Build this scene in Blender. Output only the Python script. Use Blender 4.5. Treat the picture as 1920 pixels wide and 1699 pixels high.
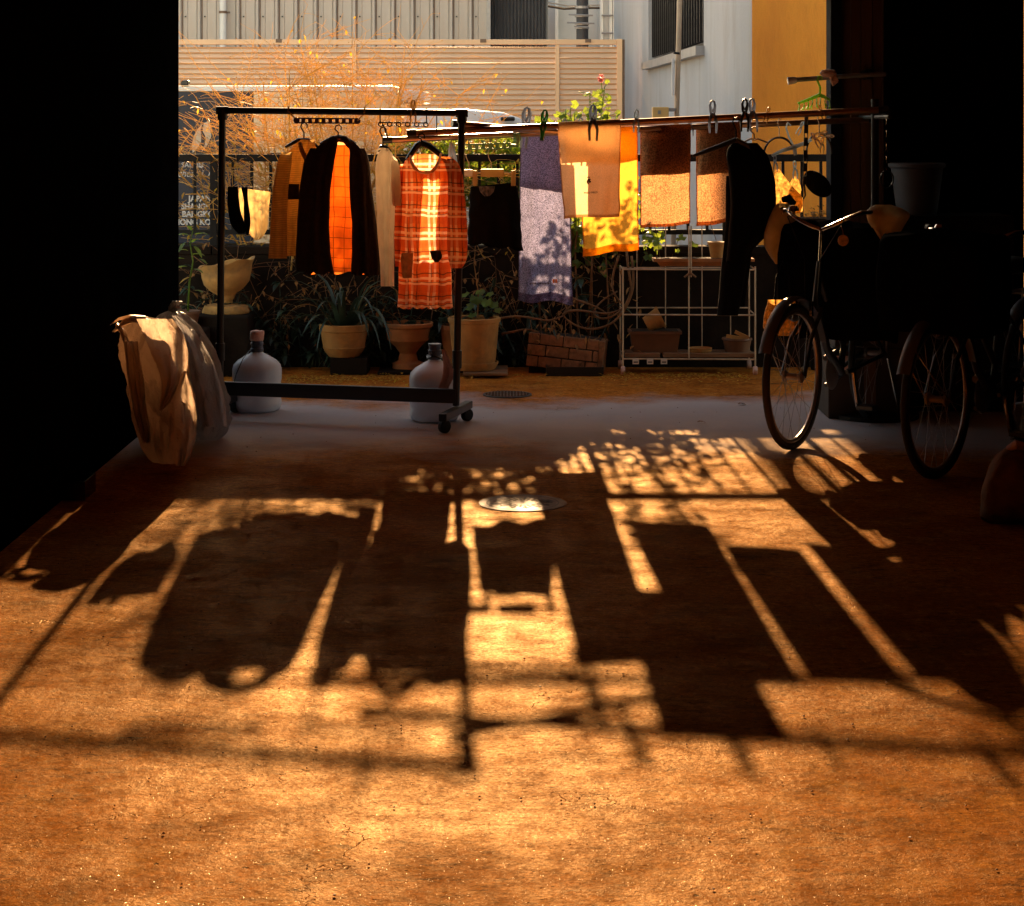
import bpy, bmesh, math, random
import numpy as np
from mathutils import Vector, Matrix, noise

scene = bpy.context.scene
for o in list(bpy.data.objects):
    bpy.data.objects.remove(o)
PI = math.pi
F, HX, HY, CH = 3700.0, 960.0, 230.0, 1.5      # focal length and horizon in photo pixels, eye height

def P(x, y, D):
    return Vector(((x - HX) / F * D, D, CH - (y - HY) / F * D))
def Gd(x, y, z=0.0):
    D = (CH - z) * F / (y - HY)
    return Vector(((x - HX) / F * D, D, z))

# ------------------------------------------------------------------ camera, sky, sun, exposure
cam_d = bpy.data.cameras.new('camera')
cam = bpy.data.objects.new('camera', cam_d)
scene.collection.objects.link(cam)
cam.location = (0, 0, CH)
cam.rotation_euler = (PI / 2, 0, 0)
cam_d.sensor_width = 36.0
cam_d.sensor_fit = 'HORIZONTAL'
cam_d.lens = F / 1920 * 36.0
cam_d.shift_y = -(849.5 - HY) / 1920
cam_d.clip_start = 0.05
cam_d.clip_end = 500
scene.camera = cam

SUN_T, SUN_DX = 0.3014, 0.028
elev = math.atan(SUN_T)
world = bpy.data.worlds.new('World')
scene.world = world
world.use_nodes = True
wn = world.node_tree
wn.nodes.clear()
wo = wn.nodes.new('ShaderNodeOutputWorld')
wb = wn.nodes.new('ShaderNodeBackground')
sky = wn.nodes.new('ShaderNodeTexSky')
sky.sky_type = 'NISHITA'
sky.sun_disc = False
sky.sun_elevation = elev
sky.sun_rotation = math.atan(-SUN_DX)
sky.air_density = 1.0
sky.dust_density = 0.4
sky.ozone_density = 1.0
wb.inputs['Strength'].default_value = 0.15
tint = wn.nodes.new('ShaderNodeMix'); tint.data_type = 'RGBA'; tint.blend_type = 'MULTIPLY'   # warm, hazy afternoon white balance
tint.inputs[0].default_value = 1.0
tint.inputs[7].default_value = (1.0, 0.78, 0.56, 1)
wn.links.new(sky.outputs[0], tint.inputs[6])
wn.links.new(tint.outputs[2], wb.inputs['Color'])
wn.links.new(wb.outputs[0], wo.inputs['Surface'])
sun_d = bpy.data.lights.new('sun', 'SUN')
sun_d.energy = 3.8
sun_d.angle = math.radians(0.53)
sun_d.color = (1.0, 0.62, 0.30)
sun = bpy.data.objects.new('sun', sun_d)
scene.collection.objects.link(sun)
sun.location = (-1, 30, 12)
sun.rotation_euler = Vector((SUN_DX, -1, -SUN_T)).to_track_quat('-Z', 'Y').to_euler()

vs = scene.view_settings
vs.view_transform = 'Standard'
vs.look = 'None'
vs.exposure = 2.12
vs.gamma = 1.0
scene.cycles.use_denoising = True
scene.cycles.max_bounces = 6
scene.cycles.diffuse_bounces = 4
scene.cycles.glossy_bounces = 2
scene.cycles.transmission_bounces = 5
scene.cycles.adaptive_threshold = 0.02
scene.cycles.transparent_max_bounces = 8

# ------------------------------------------------------------------ mesh helpers
COL = scene.collection
ORG = {}

class MB:
    def __init__(self, M=None):
        self.v = []; self.f = []; self.M = M
    def add(self, vs_, fs_):
        b = len(self.v)
        self.v += [Vector(q) for q in vs_]
        self.f += [tuple(i + b for i in q) for q in fs_]
        return self
    def box(self, c, s, R=None):
        c = Vector(c); hx, hy, hz = s[0] / 2, s[1] / 2, s[2] / 2
        q = [Vector((a, b, d)) for a in (-hx, hx) for b in (-hy, hy) for d in (-hz, hz)]
        if R is not None: q = [R @ p for p in q]
        return self.add([c + p for p in q], [(0, 1, 3, 2), (4, 6, 7, 5), (0, 4, 5, 1), (2, 3, 7, 6), (0, 2, 6, 4), (1, 5, 7, 3)])
    def box2(self, a, b):
        a = Vector(a); b = Vector(b)
        return self.box((a + b) / 2, [abs(t) for t in (b - a)])
    def bar(self, a, b, w, d, up=(0, 0, 1)):
        a = Vector(a); b = Vector(b); L = (b - a)
        z = L.normalized(); u = Vector(up)
        if abs(z.dot(u)) > .95: u = Vector((0, 1, 0))
        x = u.cross(z).normalized(); y = z.cross(x)
        R = Matrix((x, y, z)).transposed()
        return self.box((a + b) / 2, (w, d, L.length), R)
    def tube(self, pts, r, n=8, caps=True, closed=False):
        pts = [Vector(p) for p in pts]; m = len(pts)
        if not hasattr(r, '__len__'): r = [r] * m
        prev = None; rings = []
        for i, p in enumerate(pts):
            if closed: t = pts[(i + 1) % m] - pts[i - 1]
            else: t = pts[min(i + 1, m - 1)] - pts[max(i - 1, 0)]
            if t.length < 1e-9: t = Vector((0, 0, 1))
            t.normalize()
            if prev is None:
                a = Vector((0, 0, 1)) if abs(t.z) < .9 else Vector((1, 0, 0))
                x = a.cross(t).normalized()
            else:
                x = prev - t * prev.dot(t)
                x = x.normalized() if x.length > 1e-6 else Vector((1, 0, 0)).cross(t).normalized()
            prev = x; y = t.cross(x)
            rings.append([p + (x * math.cos(2 * PI * k / n) + y * math.sin(2 * PI * k / n)) * r[i] for k in range(n)])
        vs_ = [q for rg in rings for q in rg]; fs_ = []
        for i in range(m if closed else m - 1):
            j = (i + 1) % m
            for k in range(n):
                fs_.append((i * n + k, i * n + (k + 1) % n, j * n + (k + 1) % n, j * n + k))
        if caps and not closed:
            fs_.append(tuple(reversed(range(n)))); fs_.append(tuple((m - 1) * n + k for k in range(n)))
        return self.add(vs_, fs_)
    def lathe(self, prof, c, n=32, ax=None, sx=1, sy=1):
        c = Vector(c); vs_ = []; fs_ = []
        R = ax if ax is not None else Matrix.Identity(3)
        for (r, z) in prof:
            for k in range(n):
                a = 2 * PI * k / n
                vs_.append(c + R @ Vector((r * math.cos(a) * sx, r * math.sin(a) * sy, z)))
        for i in range(len(prof) - 1):
            for k in range(n):
                fs_.append((i * n + k, i * n + (k + 1) % n, (i + 1) * n + (k + 1) % n, (i + 1) * n + k))
        if prof[0][0] > 1e-5: fs_.append(tuple(reversed(range(n))))
        if prof[-1][0] > 1e-5: fs_.append(tuple((len(prof) - 1) * n + k for k in range(n)))
        return self.add(vs_, fs_)
    def grid(self, fn, nu, nv, closeu=False):
        vs_ = []; fs_ = []
        cu = nu if closeu else nu + 1
        for j in range(nv + 1):
            for i in range(cu):
                vs_.append(fn(i / nu, j / nv))
        for j in range(nv):
            for i in range(nu):
                i2 = (i + 1) % cu if closeu else i + 1
                fs_.append((j * cu + i, j * cu + i2, (j + 1) * cu + i2, (j + 1) * cu + i))
        return self.add(vs_, fs_)
    def prism(self, poly, d0, d1, to):
        n = len(poly)
        vs_ = [to(p[0], p[1], d0) for p in poly] + [to(p[0], p[1], d1) for p in poly]
        fs_ = [tuple(range(n)), tuple(reversed(range(n, 2 * n)))]
        fs_ += [(i, i + n, (i + 1) % n + n, (i + 1) % n) for i in range(n)]
        return self.add(vs_, fs_)
    def quad(self, a, b, c, d):
        return self.add([a, b, c, d], [(0, 1, 2, 3)])

def org(o):
    return ORG.get(o.name, Vector((0, 0, 0)))

def build(mb, name, mat, parent=None, smooth=False, origin=None, bevel=0, shade_auto=False, fixn=True):
    vs_ = mb.v
    if mb.M is not None: vs_ = [mb.M @ v for v in vs_]
    base = Vector(origin) if origin is not None else (org(parent) if parent else Vector((0, 0, 0)))
    me = bpy.data.meshes.new(name)
    me.from_pydata([tuple(v - base) for v in vs_], [], mb.f)
    if fixn or bevel:
        bm = bmesh.new(); bm.from_mesh(me)
        bmesh.ops.recalc_face_normals(bm, faces=bm.faces)
        if bevel:
            bmesh.ops.bevel(bm, geom=[e for e in bm.edges if e.is_manifold and e.calc_face_angle(0) > .6],
                            offset=bevel, segments=2, affect='EDGES', profile=.5, clamp_overlap=True)
        bm.to_mesh(me); bm.free()
    if smooth:
        me.polygons.foreach_set('use_smooth', [True] * len(me.polygons))
        if smooth != 'all':
            me.set_sharp_from_angle(angle=math.radians(40))
    me.update()
    me.materials.append(mat)
    o = bpy.data.objects.new(name, me)
    COL.objects.link(o)
    if parent:
        o.parent = parent
        o.location = base - org(parent)
    else:
        o.location = base
    ORG[o.name] = base
    return o

def tag(o, label, cat, group=None, kind=None):
    if label: o['label'] = label
    if cat: o['category'] = cat
    if group: o['group'] = group
    if kind: o['kind'] = kind
    return o

def thing(name, label, cat, loc, group=None):
    o = bpy.data.objects.new(name, None)
    COL.objects.link(o)
    o.location = loc
    o.empty_display_size = .1
    ORG[o.name] = Vector(loc)
    return tag(o, label, cat, group)

def solo(mb, name, mat, label, cat, group=None, smooth=False, bevel=0, fixn=True):
    q = mb.v if mb.M is None else [mb.M @ v for v in mb.v]
    c = sum((Vector(v) for v in q), Vector()) / len(q)
    c.z = min(v.z for v in q)
    o = build(mb, name, mat, None, smooth, c, bevel, fixn=fixn)
    return tag(o, label, cat, group)

def inst(src, name, parent, off, rot=None, scale=None):
    """a part that shares the mesh of another part"""
    o = bpy.data.objects.new(name, src.data)
    COL.objects.link(o)
    o.parent = parent
    o.location = off
    if rot: o.rotation_euler = rot
    if scale: o.scale = scale
    return o

def dup(root, delta, label=None, group=None):
    def cp(o, par):
        c = o.copy(); COL.objects.link(c); c.parent = par
        ORG[c.name] = ORG.get(o.name, Vector()) + Vector(delta)
        for ch in list(o.children): cp(ch, c)
        return c
    r = cp(root, None)
    r.location = root.location + Vector(delta)
    if label: r['label'] = label
    if group: r['group'] = group
    return r

# ------------------------------------------------------------------ materials
def N(nt, t, **kw):
    n = nt.nodes.new(t)
    for k, v in kw.items():
        if hasattr(n, k): setattr(n, k, v)
        else: n.inputs[k].default_value = v
    return n
def rgb(c, k=1.0):
    return (min(1, c[0] * k), min(1, c[1] * k), min(1, c[2] * k), 1)

def mat(name, col, rough=.6, metal=0., var=.2, scale=9., bump=0., bscale=80., trans=0., tcol=None, spec=.5, dirt=None, dscale=3., stretch=(1, 1, 1), coat=0., grain=0., gscale=180.):
    m = bpy.data.materials.new(name); m.use_nodes = True
    nt = m.node_tree; nt.nodes.clear(); L = nt.links.new
    out = N(nt, 'ShaderNodeOutputMaterial')
    bs = N(nt, 'ShaderNodeBsdfPrincipled')
    bs.inputs['Roughness'].default_value = rough
    bs.inputs['Metallic'].default_value = metal
    bs.inputs['Specular IOR Level'].default_value = spec
    if coat:
        bs.inputs['Coat Weight'].default_value = coat
        bs.inputs['Coat Roughness'].default_value = .15
    tc = N(nt, 'ShaderNodeTexCoord')
    mp = N(nt, 'ShaderNodeMapping'); mp.inputs['Scale'].default_value = stretch
    L(tc.outputs['Object'], mp.inputs['Vector'])
    nz = N(nt, 'ShaderNodeTexNoise'); nz.inputs['Scale'].default_value = scale; nz.inputs['Detail'].default_value = 5
    L(mp.outputs[0], nz.inputs['Vector'])
    rp = N(nt, 'ShaderNodeMapRange')
    rp.inputs['From Min'].default_value = .3; rp.inputs['From Max'].default_value = .7
    L(nz.outputs['Fac'], rp.inputs['Value'])
    mx = N(nt, 'ShaderNodeMix', data_type='RGBA')
    mx.inputs[6].default_value = rgb(col, 1 - var); mx.inputs[7].default_value = rgb(col, 1 + var)
    L(rp.outputs[0], mx.inputs[0])
    colo = mx.outputs[2]
    if dirt:
        n2 = N(nt, 'ShaderNodeTexNoise'); n2.inputs['Scale'].default_value = dscale; n2.inputs['Detail'].default_value = 8; n2.inputs['Roughness'].default_value = .65
        L(mp.outputs[0], n2.inputs['Vector'])
        r2 = N(nt, 'ShaderNodeMapRange'); r2.inputs['From Min'].default_value = .5; r2.inputs['From Max'].default_value = .72
        L(n2.outputs['Fac'], r2.inputs['Value'])
        m2 = N(nt, 'ShaderNodeMix', data_type='RGBA'); m2.inputs[7].default_value = rgb(dirt)
        L(r2.outputs[0], m2.inputs[0]); L(colo, m2.inputs[6]); colo = m2.outputs[2]
    if grain:
        n3 = N(nt, 'ShaderNodeTexNoise'); n3.inputs['Scale'].default_value = gscale; n3.inputs['Detail'].default_value = 2
        L(tc.outputs['Object'], n3.inputs['Vector'])
        r3 = N(nt, 'ShaderNodeMapRange'); r3.inputs['From Min'].default_value = .35; r3.inputs['From Max'].default_value = .65
        r3.inputs['To Min'].default_value = 1 - grain; r3.inputs['To Max'].default_value = 1 + grain
        L(n3.outputs['Fac'], r3.inputs['Value'])
        m3 = N(nt, 'ShaderNodeMix', data_type='RGBA', blend_type='MULTIPLY'); m3.inputs[0].default_value = 1
        L(colo, m3.inputs[6]); L(r3.outputs[0], m3.inputs[7]); colo = m3.outputs[2]
    L(colo, bs.inputs['Base Color'])
    if bump:
        nb = N(nt, 'ShaderNodeTexNoise'); nb.inputs['Scale'].default_value = bscale; nb.inputs['Detail'].default_value = 4
        L(mp.outputs[0], nb.inputs['Vector'])
        bp = N(nt, 'ShaderNodeBump'); bp.inputs['Strength'].default_value = bump; bp.inputs['Distance'].default_value = .01
        L(nb.outputs['Fac'], bp.inputs['Height']); L(bp.outputs[0], bs.inputs['Normal'])
    sh = bs.outputs[0]
    if trans:
        tr = N(nt, 'ShaderNodeBsdfTranslucent')
        if tcol is None: L(colo, tr.inputs['Color'])
        else:
            mt = N(nt, 'ShaderNodeMix', data_type='RGBA', blend_type='MULTIPLY'); mt.inputs[0].default_value = 1
            mt.inputs[7].default_value = rgb(tcol)
            g = N(nt, 'ShaderNodeMix', data_type='RGBA'); g.inputs[6].default_value = (.75, .75, .75, 1); g.inputs[7].default_value = (1, 1, 1, 1)
            L(rp.outputs[0], g.inputs[0])
            if grain:
                m4 = N(nt, 'ShaderNodeMix', data_type='RGBA', blend_type='MULTIPLY'); m4.inputs[0].default_value = 1
                L(g.outputs[2], m4.inputs[6]); L(r3.outputs[0], m4.inputs[7]); L(m4.outputs[2], mt.inputs[6])
            else: L(g.outputs[2], mt.inputs[6])
            L(mt.outputs[2], tr.inputs['Color'])
        ms = N(nt, 'ShaderNodeMixShader'); ms.inputs[0].default_value = trans
        L(bs.outputs[0], ms.inputs[1]); L(tr.outputs[0], ms.inputs[2]); sh = ms.outputs[0]
    L(sh, out.inputs['Surface'])
    return m

def mat_floor():
    m = bpy.data.materials.new('worn_concrete_floor'); m.use_nodes = True
    nt = m.node_tree; nt.nodes.clear(); L = nt.links.new
    out = N(nt, 'ShaderNodeOutputMaterial'); bs = N(nt, 'ShaderNodeBsdfPrincipled')
    tc = N(nt, 'ShaderNodeTexCoord')
    def nz(s, d=6, r=.6, st=(1, 1, 1)):
        mp = N(nt, 'ShaderNodeMapping'); mp.inputs['Scale'].default_value = st
        L(tc.outputs['Object'], mp.inputs['Vector'])
        n = N(nt, 'ShaderNodeTexNoise'); n.inputs['Scale'].default_value = s; n.inputs['Detail'].default_value = d; n.inputs['Roughness'].default_value = r
        L(mp.outputs[0], n.inputs['Vector']); return n.outputs['Fac']
    def mr(v, a, b, c=0., d=1.):
        n = N(nt, 'ShaderNodeMapRange'); n.inputs[1].default_value = a; n.inputs[2].default_value = b; n.inputs[3].default_value = c; n.inputs[4].default_value = d
        L(v, n.inputs[0]); return n.outputs[0]
    def mixc(f, a, b, bt='MIX'):
        n = N(nt, 'ShaderNodeMix', data_type='RGBA', blend_type=bt)
        if isinstance(f, (int, float)): n.inputs[0].default_value = f
        else: L(f, n.inputs[0])
        for i, q in ((6, a), (7, b)):
            if isinstance(q, tuple): n.inputs[i].default_value = q
            else: L(q, n.inputs[i])
        return n.outputs[2]
    c = mixc(mr(nz(1.3, 5, .62), .32, .68), (.31, .094, .012, 1), (.58, .195, .026, 1))
    c = mixc(mr(nz(6, 6, .75), .48, .70), c, (.62, .255, .042, 1))              # pale worn scuffs
    c = mixc(mr(nz(3.1, 6, .75, (1, 1.5, 1)), .54, .70, 0., .85), c, (.10, .034, .010, 1))     # dark stains
    gr = mr(nz(150, 3, .75), .3, .7, .62, 1.3)
    c = mixc(1., c, gr, 'MULTIPLY')
    c = mixc(1., c, mr(nz(42, 5, .7), .32, .68, .55, 1.35), 'MULTIPLY')
    sp = mr(nz(55, 2, .5), .68, .74)
    c = mixc(sp, c, (.05, .025, .012, 1))                                     # dark specks
    scr = N(nt, 'ShaderNodeMath', operation='MULTIPLY'); L(mr(nz(30, 4, .75, (.45, 1.3, 1)), .54, .64), scr.inputs[0]); L(mr(nz(1.7, 3), .38, .60, .15, 1.), scr.inputs[1])
    c = mixc(scr.outputs[0], c, (.09, .034, .012, 1))                         # short scrape marks
    # grey reflected sheen inside the opening, painted into the floor colour
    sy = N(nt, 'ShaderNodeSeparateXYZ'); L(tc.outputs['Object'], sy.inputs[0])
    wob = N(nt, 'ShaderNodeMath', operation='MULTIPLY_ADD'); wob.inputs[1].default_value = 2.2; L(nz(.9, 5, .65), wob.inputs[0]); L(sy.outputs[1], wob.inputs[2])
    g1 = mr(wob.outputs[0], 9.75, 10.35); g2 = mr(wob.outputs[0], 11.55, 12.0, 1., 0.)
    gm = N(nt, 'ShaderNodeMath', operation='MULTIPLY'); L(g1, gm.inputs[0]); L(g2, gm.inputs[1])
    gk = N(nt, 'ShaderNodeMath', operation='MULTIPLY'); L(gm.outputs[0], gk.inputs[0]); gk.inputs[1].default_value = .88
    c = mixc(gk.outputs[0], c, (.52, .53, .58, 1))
    # hairline cracks
    wv = N(nt, 'ShaderNodeTexVoronoi', feature='DISTANCE_TO_EDGE'); wv.inputs['Scale'].default_value = .62
    wp = N(nt, 'ShaderNodeTexNoise'); wp.inputs['Scale'].default_value = 2.5; wp.inputs['Detail'].default_value = 5; wp.inputs['Roughness'].default_value = .7
    L(tc.outputs['Object'], wp.inputs['Vector'])
    vm = N(nt, 'ShaderNodeVectorMath', operation='MULTIPLY_ADD'); vm.inputs[1].default_value = (.55, .55, 0)
    L(wp.outputs['Color'], vm.inputs[0]); L(tc.outputs['Object'], vm.inputs[2]); L(vm.outputs[0], wv.inputs['Vector'])
    ck = mr(wv.outputs['Distance'], .0, .0022, .5, 0.)
    cm = N(nt, 'ShaderNodeMath', operation='MULTIPLY'); L(ck, cm.inputs[0]); L(mr(nz(.9, 3), .50, .58), cm.inputs[1])
    c = mixc(cm.outputs[0], c, (.045, .02, .01, 1))
    nt.nodes.remove(bs)
    df = N(nt, 'ShaderNodeBsdfDiffuse'); df.inputs['Roughness'].default_value = .6
    gl = N(nt, 'ShaderNodeBsdfGlossy'); gl.inputs['Color'].default_value = (1, .70, .40, 1)
    L(c, df.inputs['Color'])
    L(mr(nz(4, 3, .65), .35, .7, .38, .50), gl.inputs['Roughness'])
    fr = N(nt, 'ShaderNodeFresnel'); fr.inputs['IOR'].default_value = 1.28
    fm = N(nt, 'ShaderNodeMath', operation='MULTIPLY'); L(fr.outputs[0], fm.inputs[0]); L(mr(nz(2.2, 3, .6), .35, .7, .05, .17), fm.inputs[1])
    f2 = N(nt, 'ShaderNodeMath', operation='MULTIPLY'); L(fm.outputs[0], f2.inputs[0]); L(mr(nz(95, 4, .8), .36, .66, .35, 1.7), f2.inputs[1])
    f3 = N(nt, 'ShaderNodeMath', operation='MULTIPLY'); L(f2.outputs[0], f3.inputs[0]); L(mr(nz(9, 6, .78), .34, .66, .30, 1.6), f3.inputs[1]); fm = f3
    bs = N(nt, 'ShaderNodeMixShader'); L(fm.outputs[0], bs.inputs[0]); L(df.outputs[0], bs.inputs[1]); L(gl.outputs[0], bs.inputs[2])
    # relief: trowel ripples, sand grain, pits
    h1 = nz(230, 3, .75); h2 = nz(26, 4, .7); h3 = nz(4.5, 4)
    def madd(a, k, b):
        n = N(nt, 'ShaderNodeMath', operation='MULTIPLY_ADD'); n.inputs[1].default_value = k; L(a, n.inputs[0])
        if b is None: n.inputs[2].default_value = 0
        else: L(b, n.inputs[2])
        return n.outputs[0]
    h = madd(h1, .0011, None); h = madd(h2, .0032, h); h = madd(h3, .006, h); h = madd(cm.outputs[0], -.004, h); h = madd(sp, -.002, h)
    bp = N(nt, 'ShaderNodeBump'); bp.inputs['Strength'].default_value = .75; bp.inputs['Distance'].default_value = 1.0
    L(h, bp.inputs['Height']); L(bp.outputs[0], df.inputs['Normal']); L(bp.outputs[0], gl.inputs['Normal'])
    # mica-like grit: single bright grains with their own tilt
    vo = N(nt, 'ShaderNodeTexVoronoi'); vo.inputs['Scale'].default_value = 560
    L(tc.outputs['Object'], vo.inputs['Vector'])
    sc_ = N(nt, 'ShaderNodeSeparateColor'); L(vo.outputs['Color'], sc_.inputs[0])
    gmask = mr(sc_.outputs[0], .965, .97)
    near = N(nt, 'ShaderNodeMath', operation='LESS_THAN'); near.inputs[1].default_value = .42; L(vo.outputs['Distance'], near.inputs[0])
    gmm = N(nt, 'ShaderNodeMath', operation='MULTIPLY'); L(gmask, gmm.inputs[0]); L(near.outputs[0], gmm.inputs[1])
    va = N(nt, 'ShaderNodeVectorMath', operation='MULTIPLY_ADD'); va.inputs[1].default_value = (.5, .5, .0); va.inputs[2].default_value = (-.25, -.25, 1.)
    cb_ = N(nt, 'ShaderNodeCombineXYZ'); L(sc_.outputs[1], cb_.inputs[0]); L(sc_.outputs[2], cb_.inputs[1])
    L(cb_.outputs[0], va.inputs[0])
    vn_ = N(nt, 'ShaderNodeVectorMath', operation='NORMALIZE'); L(va.outputs[0], vn_.inputs[0])
    g2_ = N(nt, 'ShaderNodeBsdfGlossy'); g2_.inputs['Color'].default_value = (.9, .75, .55, 1); g2_.inputs['Roughness'].default_value = .22
    L(vn_.outputs[0], g2_.inputs['Normal'])
    gf = N(nt, 'ShaderNodeMath', operation='MULTIPLY'); L(gmm.outputs[0], gf.inputs[0]); gf.inputs[1].default_value = .11
    mx2 = N(nt, 'ShaderNodeMixShader'); L(gf.outputs[0], mx2.inputs[0]); L(bs.outputs[0], mx2.inputs[1]); L(g2_.outputs[0], mx2.inputs[2])
    L(mx2.outputs[0], out.inputs['Surface'])
    return m

def warped(nt, tc, amp=.03, sc=5.):
    L = nt.links.new
    n = N(nt, 'ShaderNodeTexNoise'); n.inputs['Scale'].default_value = sc; n.inputs['Detail'].default_value = 2
    L(tc.outputs['Object'], n.inputs['Vector'])
    v = N(nt, 'ShaderNodeVectorMath', operation='MULTIPLY_ADD'); v.inputs[1].default_value = (amp, amp, amp)
    L(n.outputs['Color'], v.inputs[0]); L(tc.outputs['Object'], v.inputs[2])
    return v.outputs[0]

def mat_plaid():
    m = mat('plaid_cotton', (.74, .23, .05), .85, trans=.66, var=.12, scale=30, grain=.12)
    nt = m.node_tree; L = nt.links.new
    bs = [n for n in nt.nodes if n.type == 'BSDF_PRINCIPLED'][0]
    tr = [n for n in nt.nodes if n.type == 'BSDF_TRANSLUCENT'][0]
    tc = [n for n in nt.nodes if n.type == 'TEX_COORD'][0]
    src = bs.inputs['Base Color'].links[0].from_socket
    sx = N(nt, 'ShaderNodeSeparateXYZ'); L(warped(nt, tc), sx.inputs[0])
    def band(sock, per, off, w):
        a = N(nt, 'ShaderNodeMath', operation='MULTIPLY_ADD'); a.inputs[1].default_value = 1 / per; a.inputs[2].default_value = off + 40; L(sock, a.inputs[0])
        b = N(nt, 'ShaderNodeMath', operation='FRACT'); L(a.outputs[0], b.inputs[0])
        c = N(nt, 'ShaderNodeMath', operation='LESS_THAN'); c.inputs[1].default_value = w; L(b.outputs[0], c.inputs[0])
        return c.outputs[0]
    def ov(c, f, col, k):
        mu = N(nt, 'ShaderNodeMath', operation='MULTIPLY'); mu.inputs[1].default_value = k; L(f, mu.inputs[0])
        n = N(nt, 'ShaderNodeMix', data_type='RGBA'); L(mu.outputs[0], n.inputs[0]); L(c, n.inputs[6]); n.inputs[7].default_value = col; return n.outputs[2]
    c = src
    X, Z = sx.outputs[0], sx.outputs[2]
    W = (1, .78, .55, 1); K = (.10, .03, .02, 1); O2 = (.62, .11, .02, 1)
    for s in (X, Z):
        c = ov(c, band(s, .112, .10, .40), O2, .5)
        c = ov(c, band(s, .112, .55, .11), W, .8)
        c = ov(c, band(s, .112, .78, .11), W, .8)
        c = ov(c, band(s, .112, .30, .05), K, .75)
        c = ov(c, band(s, .112, .68, .04), K, .6)
    L(c, bs.inputs['Base Color']); L(c, tr.inputs['Color'])
    return m

def mat_grid(name, col, per, lw, lcol, trans=.6, **kw):
    m = mat(name, col, .85, trans=trans, **kw)
    nt = m.node_tree; L = nt.links.new
    bs = [n for n in nt.nodes if n.type == 'BSDF_PRINCIPLED'][0]
    tr = [n for n in nt.nodes if n.type == 'BSDF_TRANSLUCENT'][0]
    tc = [n for n in nt.nodes if n.type == 'TEX_COORD'][0]
    c = bs.inputs['Base Color'].links[0].from_socket
    sx = N(nt, 'ShaderNodeSeparateXYZ'); L(warped(nt, tc), sx.inputs[0])
    for s, p in ((sx.outputs[0], per[0]), (sx.outputs[2], per[1])):
        if not p: continue
        a = N(nt, 'ShaderNodeMath', operation='MULTIPLY_ADD'); a.inputs[1].default_value = 1 / p; a.inputs[2].default_value = 40.3; L(s, a.inputs[0])
        b = N(nt, 'ShaderNodeMath', operation='FRACT'); L(a.outputs[0], b.inputs[0])
        d = N(nt, 'ShaderNodeMath', operation='LESS_THAN'); d.inputs[1].default_value = lw / p; L(b.outputs[0], d.inputs[0])
        n = N(nt, 'ShaderNodeMix', data_type='RGBA'); L(d.outputs[0], n.inputs[0]); L(c, n.inputs[6]); n.inputs[7].default_value = lcol; c = n.outputs[2]
    L(c, bs.inputs['Base Color']); L(c, tr.inputs['Color'])
    return m

M = {}
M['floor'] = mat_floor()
M['asphalt'] = mat('asphalt', (.06, .058, .055), .85, var=.3, scale=30, bump=.3)
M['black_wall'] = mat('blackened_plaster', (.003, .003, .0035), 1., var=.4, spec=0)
M['pillar'] = mat('navy_painted_steel', (.008, .009, .015), .9, var=.3, spec=.05)
M['plank'] = mat('brown_cedar_planks', (.10, .045, .02), .7, var=.35, scale=10, stretch=(1, 1, .08), bump=.3, bscale=40)
M['rackblack'] = mat('black_enamel_tube', (.012, .011, .011), .35, var=.3, scale=20)
M['rubber'] = mat('black_rubber', (.012, .012, .012), .7, var=.3)
M['jug'] = mat('frosted_plastic_jug', (.80, .80, .80), .4, var=.05, trans=.45, tcol=(.9, .9, .9), scale=6)
M['jugcap'] = mat('smoky_blue_plastic', (.06, .08, .13), .35, var=.2)
M['foam'] = mat('pink_foam_wrap', (.62, .38, .3), .8, var=.2, bump=.4)
M['bag'] = mat('translucent_bin_bag', (.62, .50, .40), .42, var=.12, scale=5, trans=.55, tcol=(.85, .68, .5), bump=.25, bscale=14)
M['bag2'] = mat('pale_bin_bag', (.6, .56, .55), .35, var=.12, scale=5, trans=.5, tcol=(.7, .62, .58), bump=.22, bscale=14)
M['black_cloth'] = mat('black_cotton', (.004, .0035, .0035), .95, var=.3, scale=30, bump=.2, spec=.12)
M['darkbrown_cloth'] = mat('dark_brown_wool', (.035, .014, .007), .9, var=.4, scale=40, bump=.3, trans=.08)
M['cardigan'] = mat_grid('brown_rib_knit', (.60, .36, .12), (0, .0115), .004, (.46, .26, .08, 1), trans=.62, var=.2, scale=30)
M['lining'] = mat_grid('orange_quilted_lining', (.95, .24, .03), (.056, .052), .0035, (.38, .08, .01, 1), trans=.8, var=.15, scale=12)
M['white_cloth'] = mat('white_cotton_jersey', (.82, .80, .78), .85, var=.06, trans=.62, tcol=(1, .88, .70), scale=14)
M['cream_cloth'] = mat('cream_cotton', (.72, .50, .26), .85, var=.12, trans=.68, tcol=(1, .66, .25), scale=12)
M['plaid'] = mat_plaid()
M['purple_towel'] = mat('purple_terry_towel', (.21, .16, .22), .9, var=.1, scale=7, trans=.62, tcol=(.20, .20, .34), grain=.6, gscale=190, bump=.2)
M['tan_towel'] = mat('tan_terry_towel', (.62, .42, .24), .9, var=.06, scale=8, trans=.62, tcol=(.95, .66, .38), grain=.1, gscale=220)
M['orange_towel'] = mat('orange_terry_towel', (.85, .36, .04), .9, var=.12, scale=8, trans=.72, tcol=(.95, .46, .05), grain=.12, gscale=150)
M['brown_towel'] = mat('brown_loose_weave', (.10, .035, .012), .9, var=.15, scale=9, trans=.55, tcol=(.62, .28, .115), grain=.5, gscale=150, bump=.3)
M['scarf'] = mat('printed_ochre_scarf', (.55, .30, .07), .8, var=.8, scale=55, trans=.6)
M['alu'] = mat('brass_toned_steel_pole', (.45, .28, .17), .28, metal=.9, var=.12, scale=20)
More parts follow.
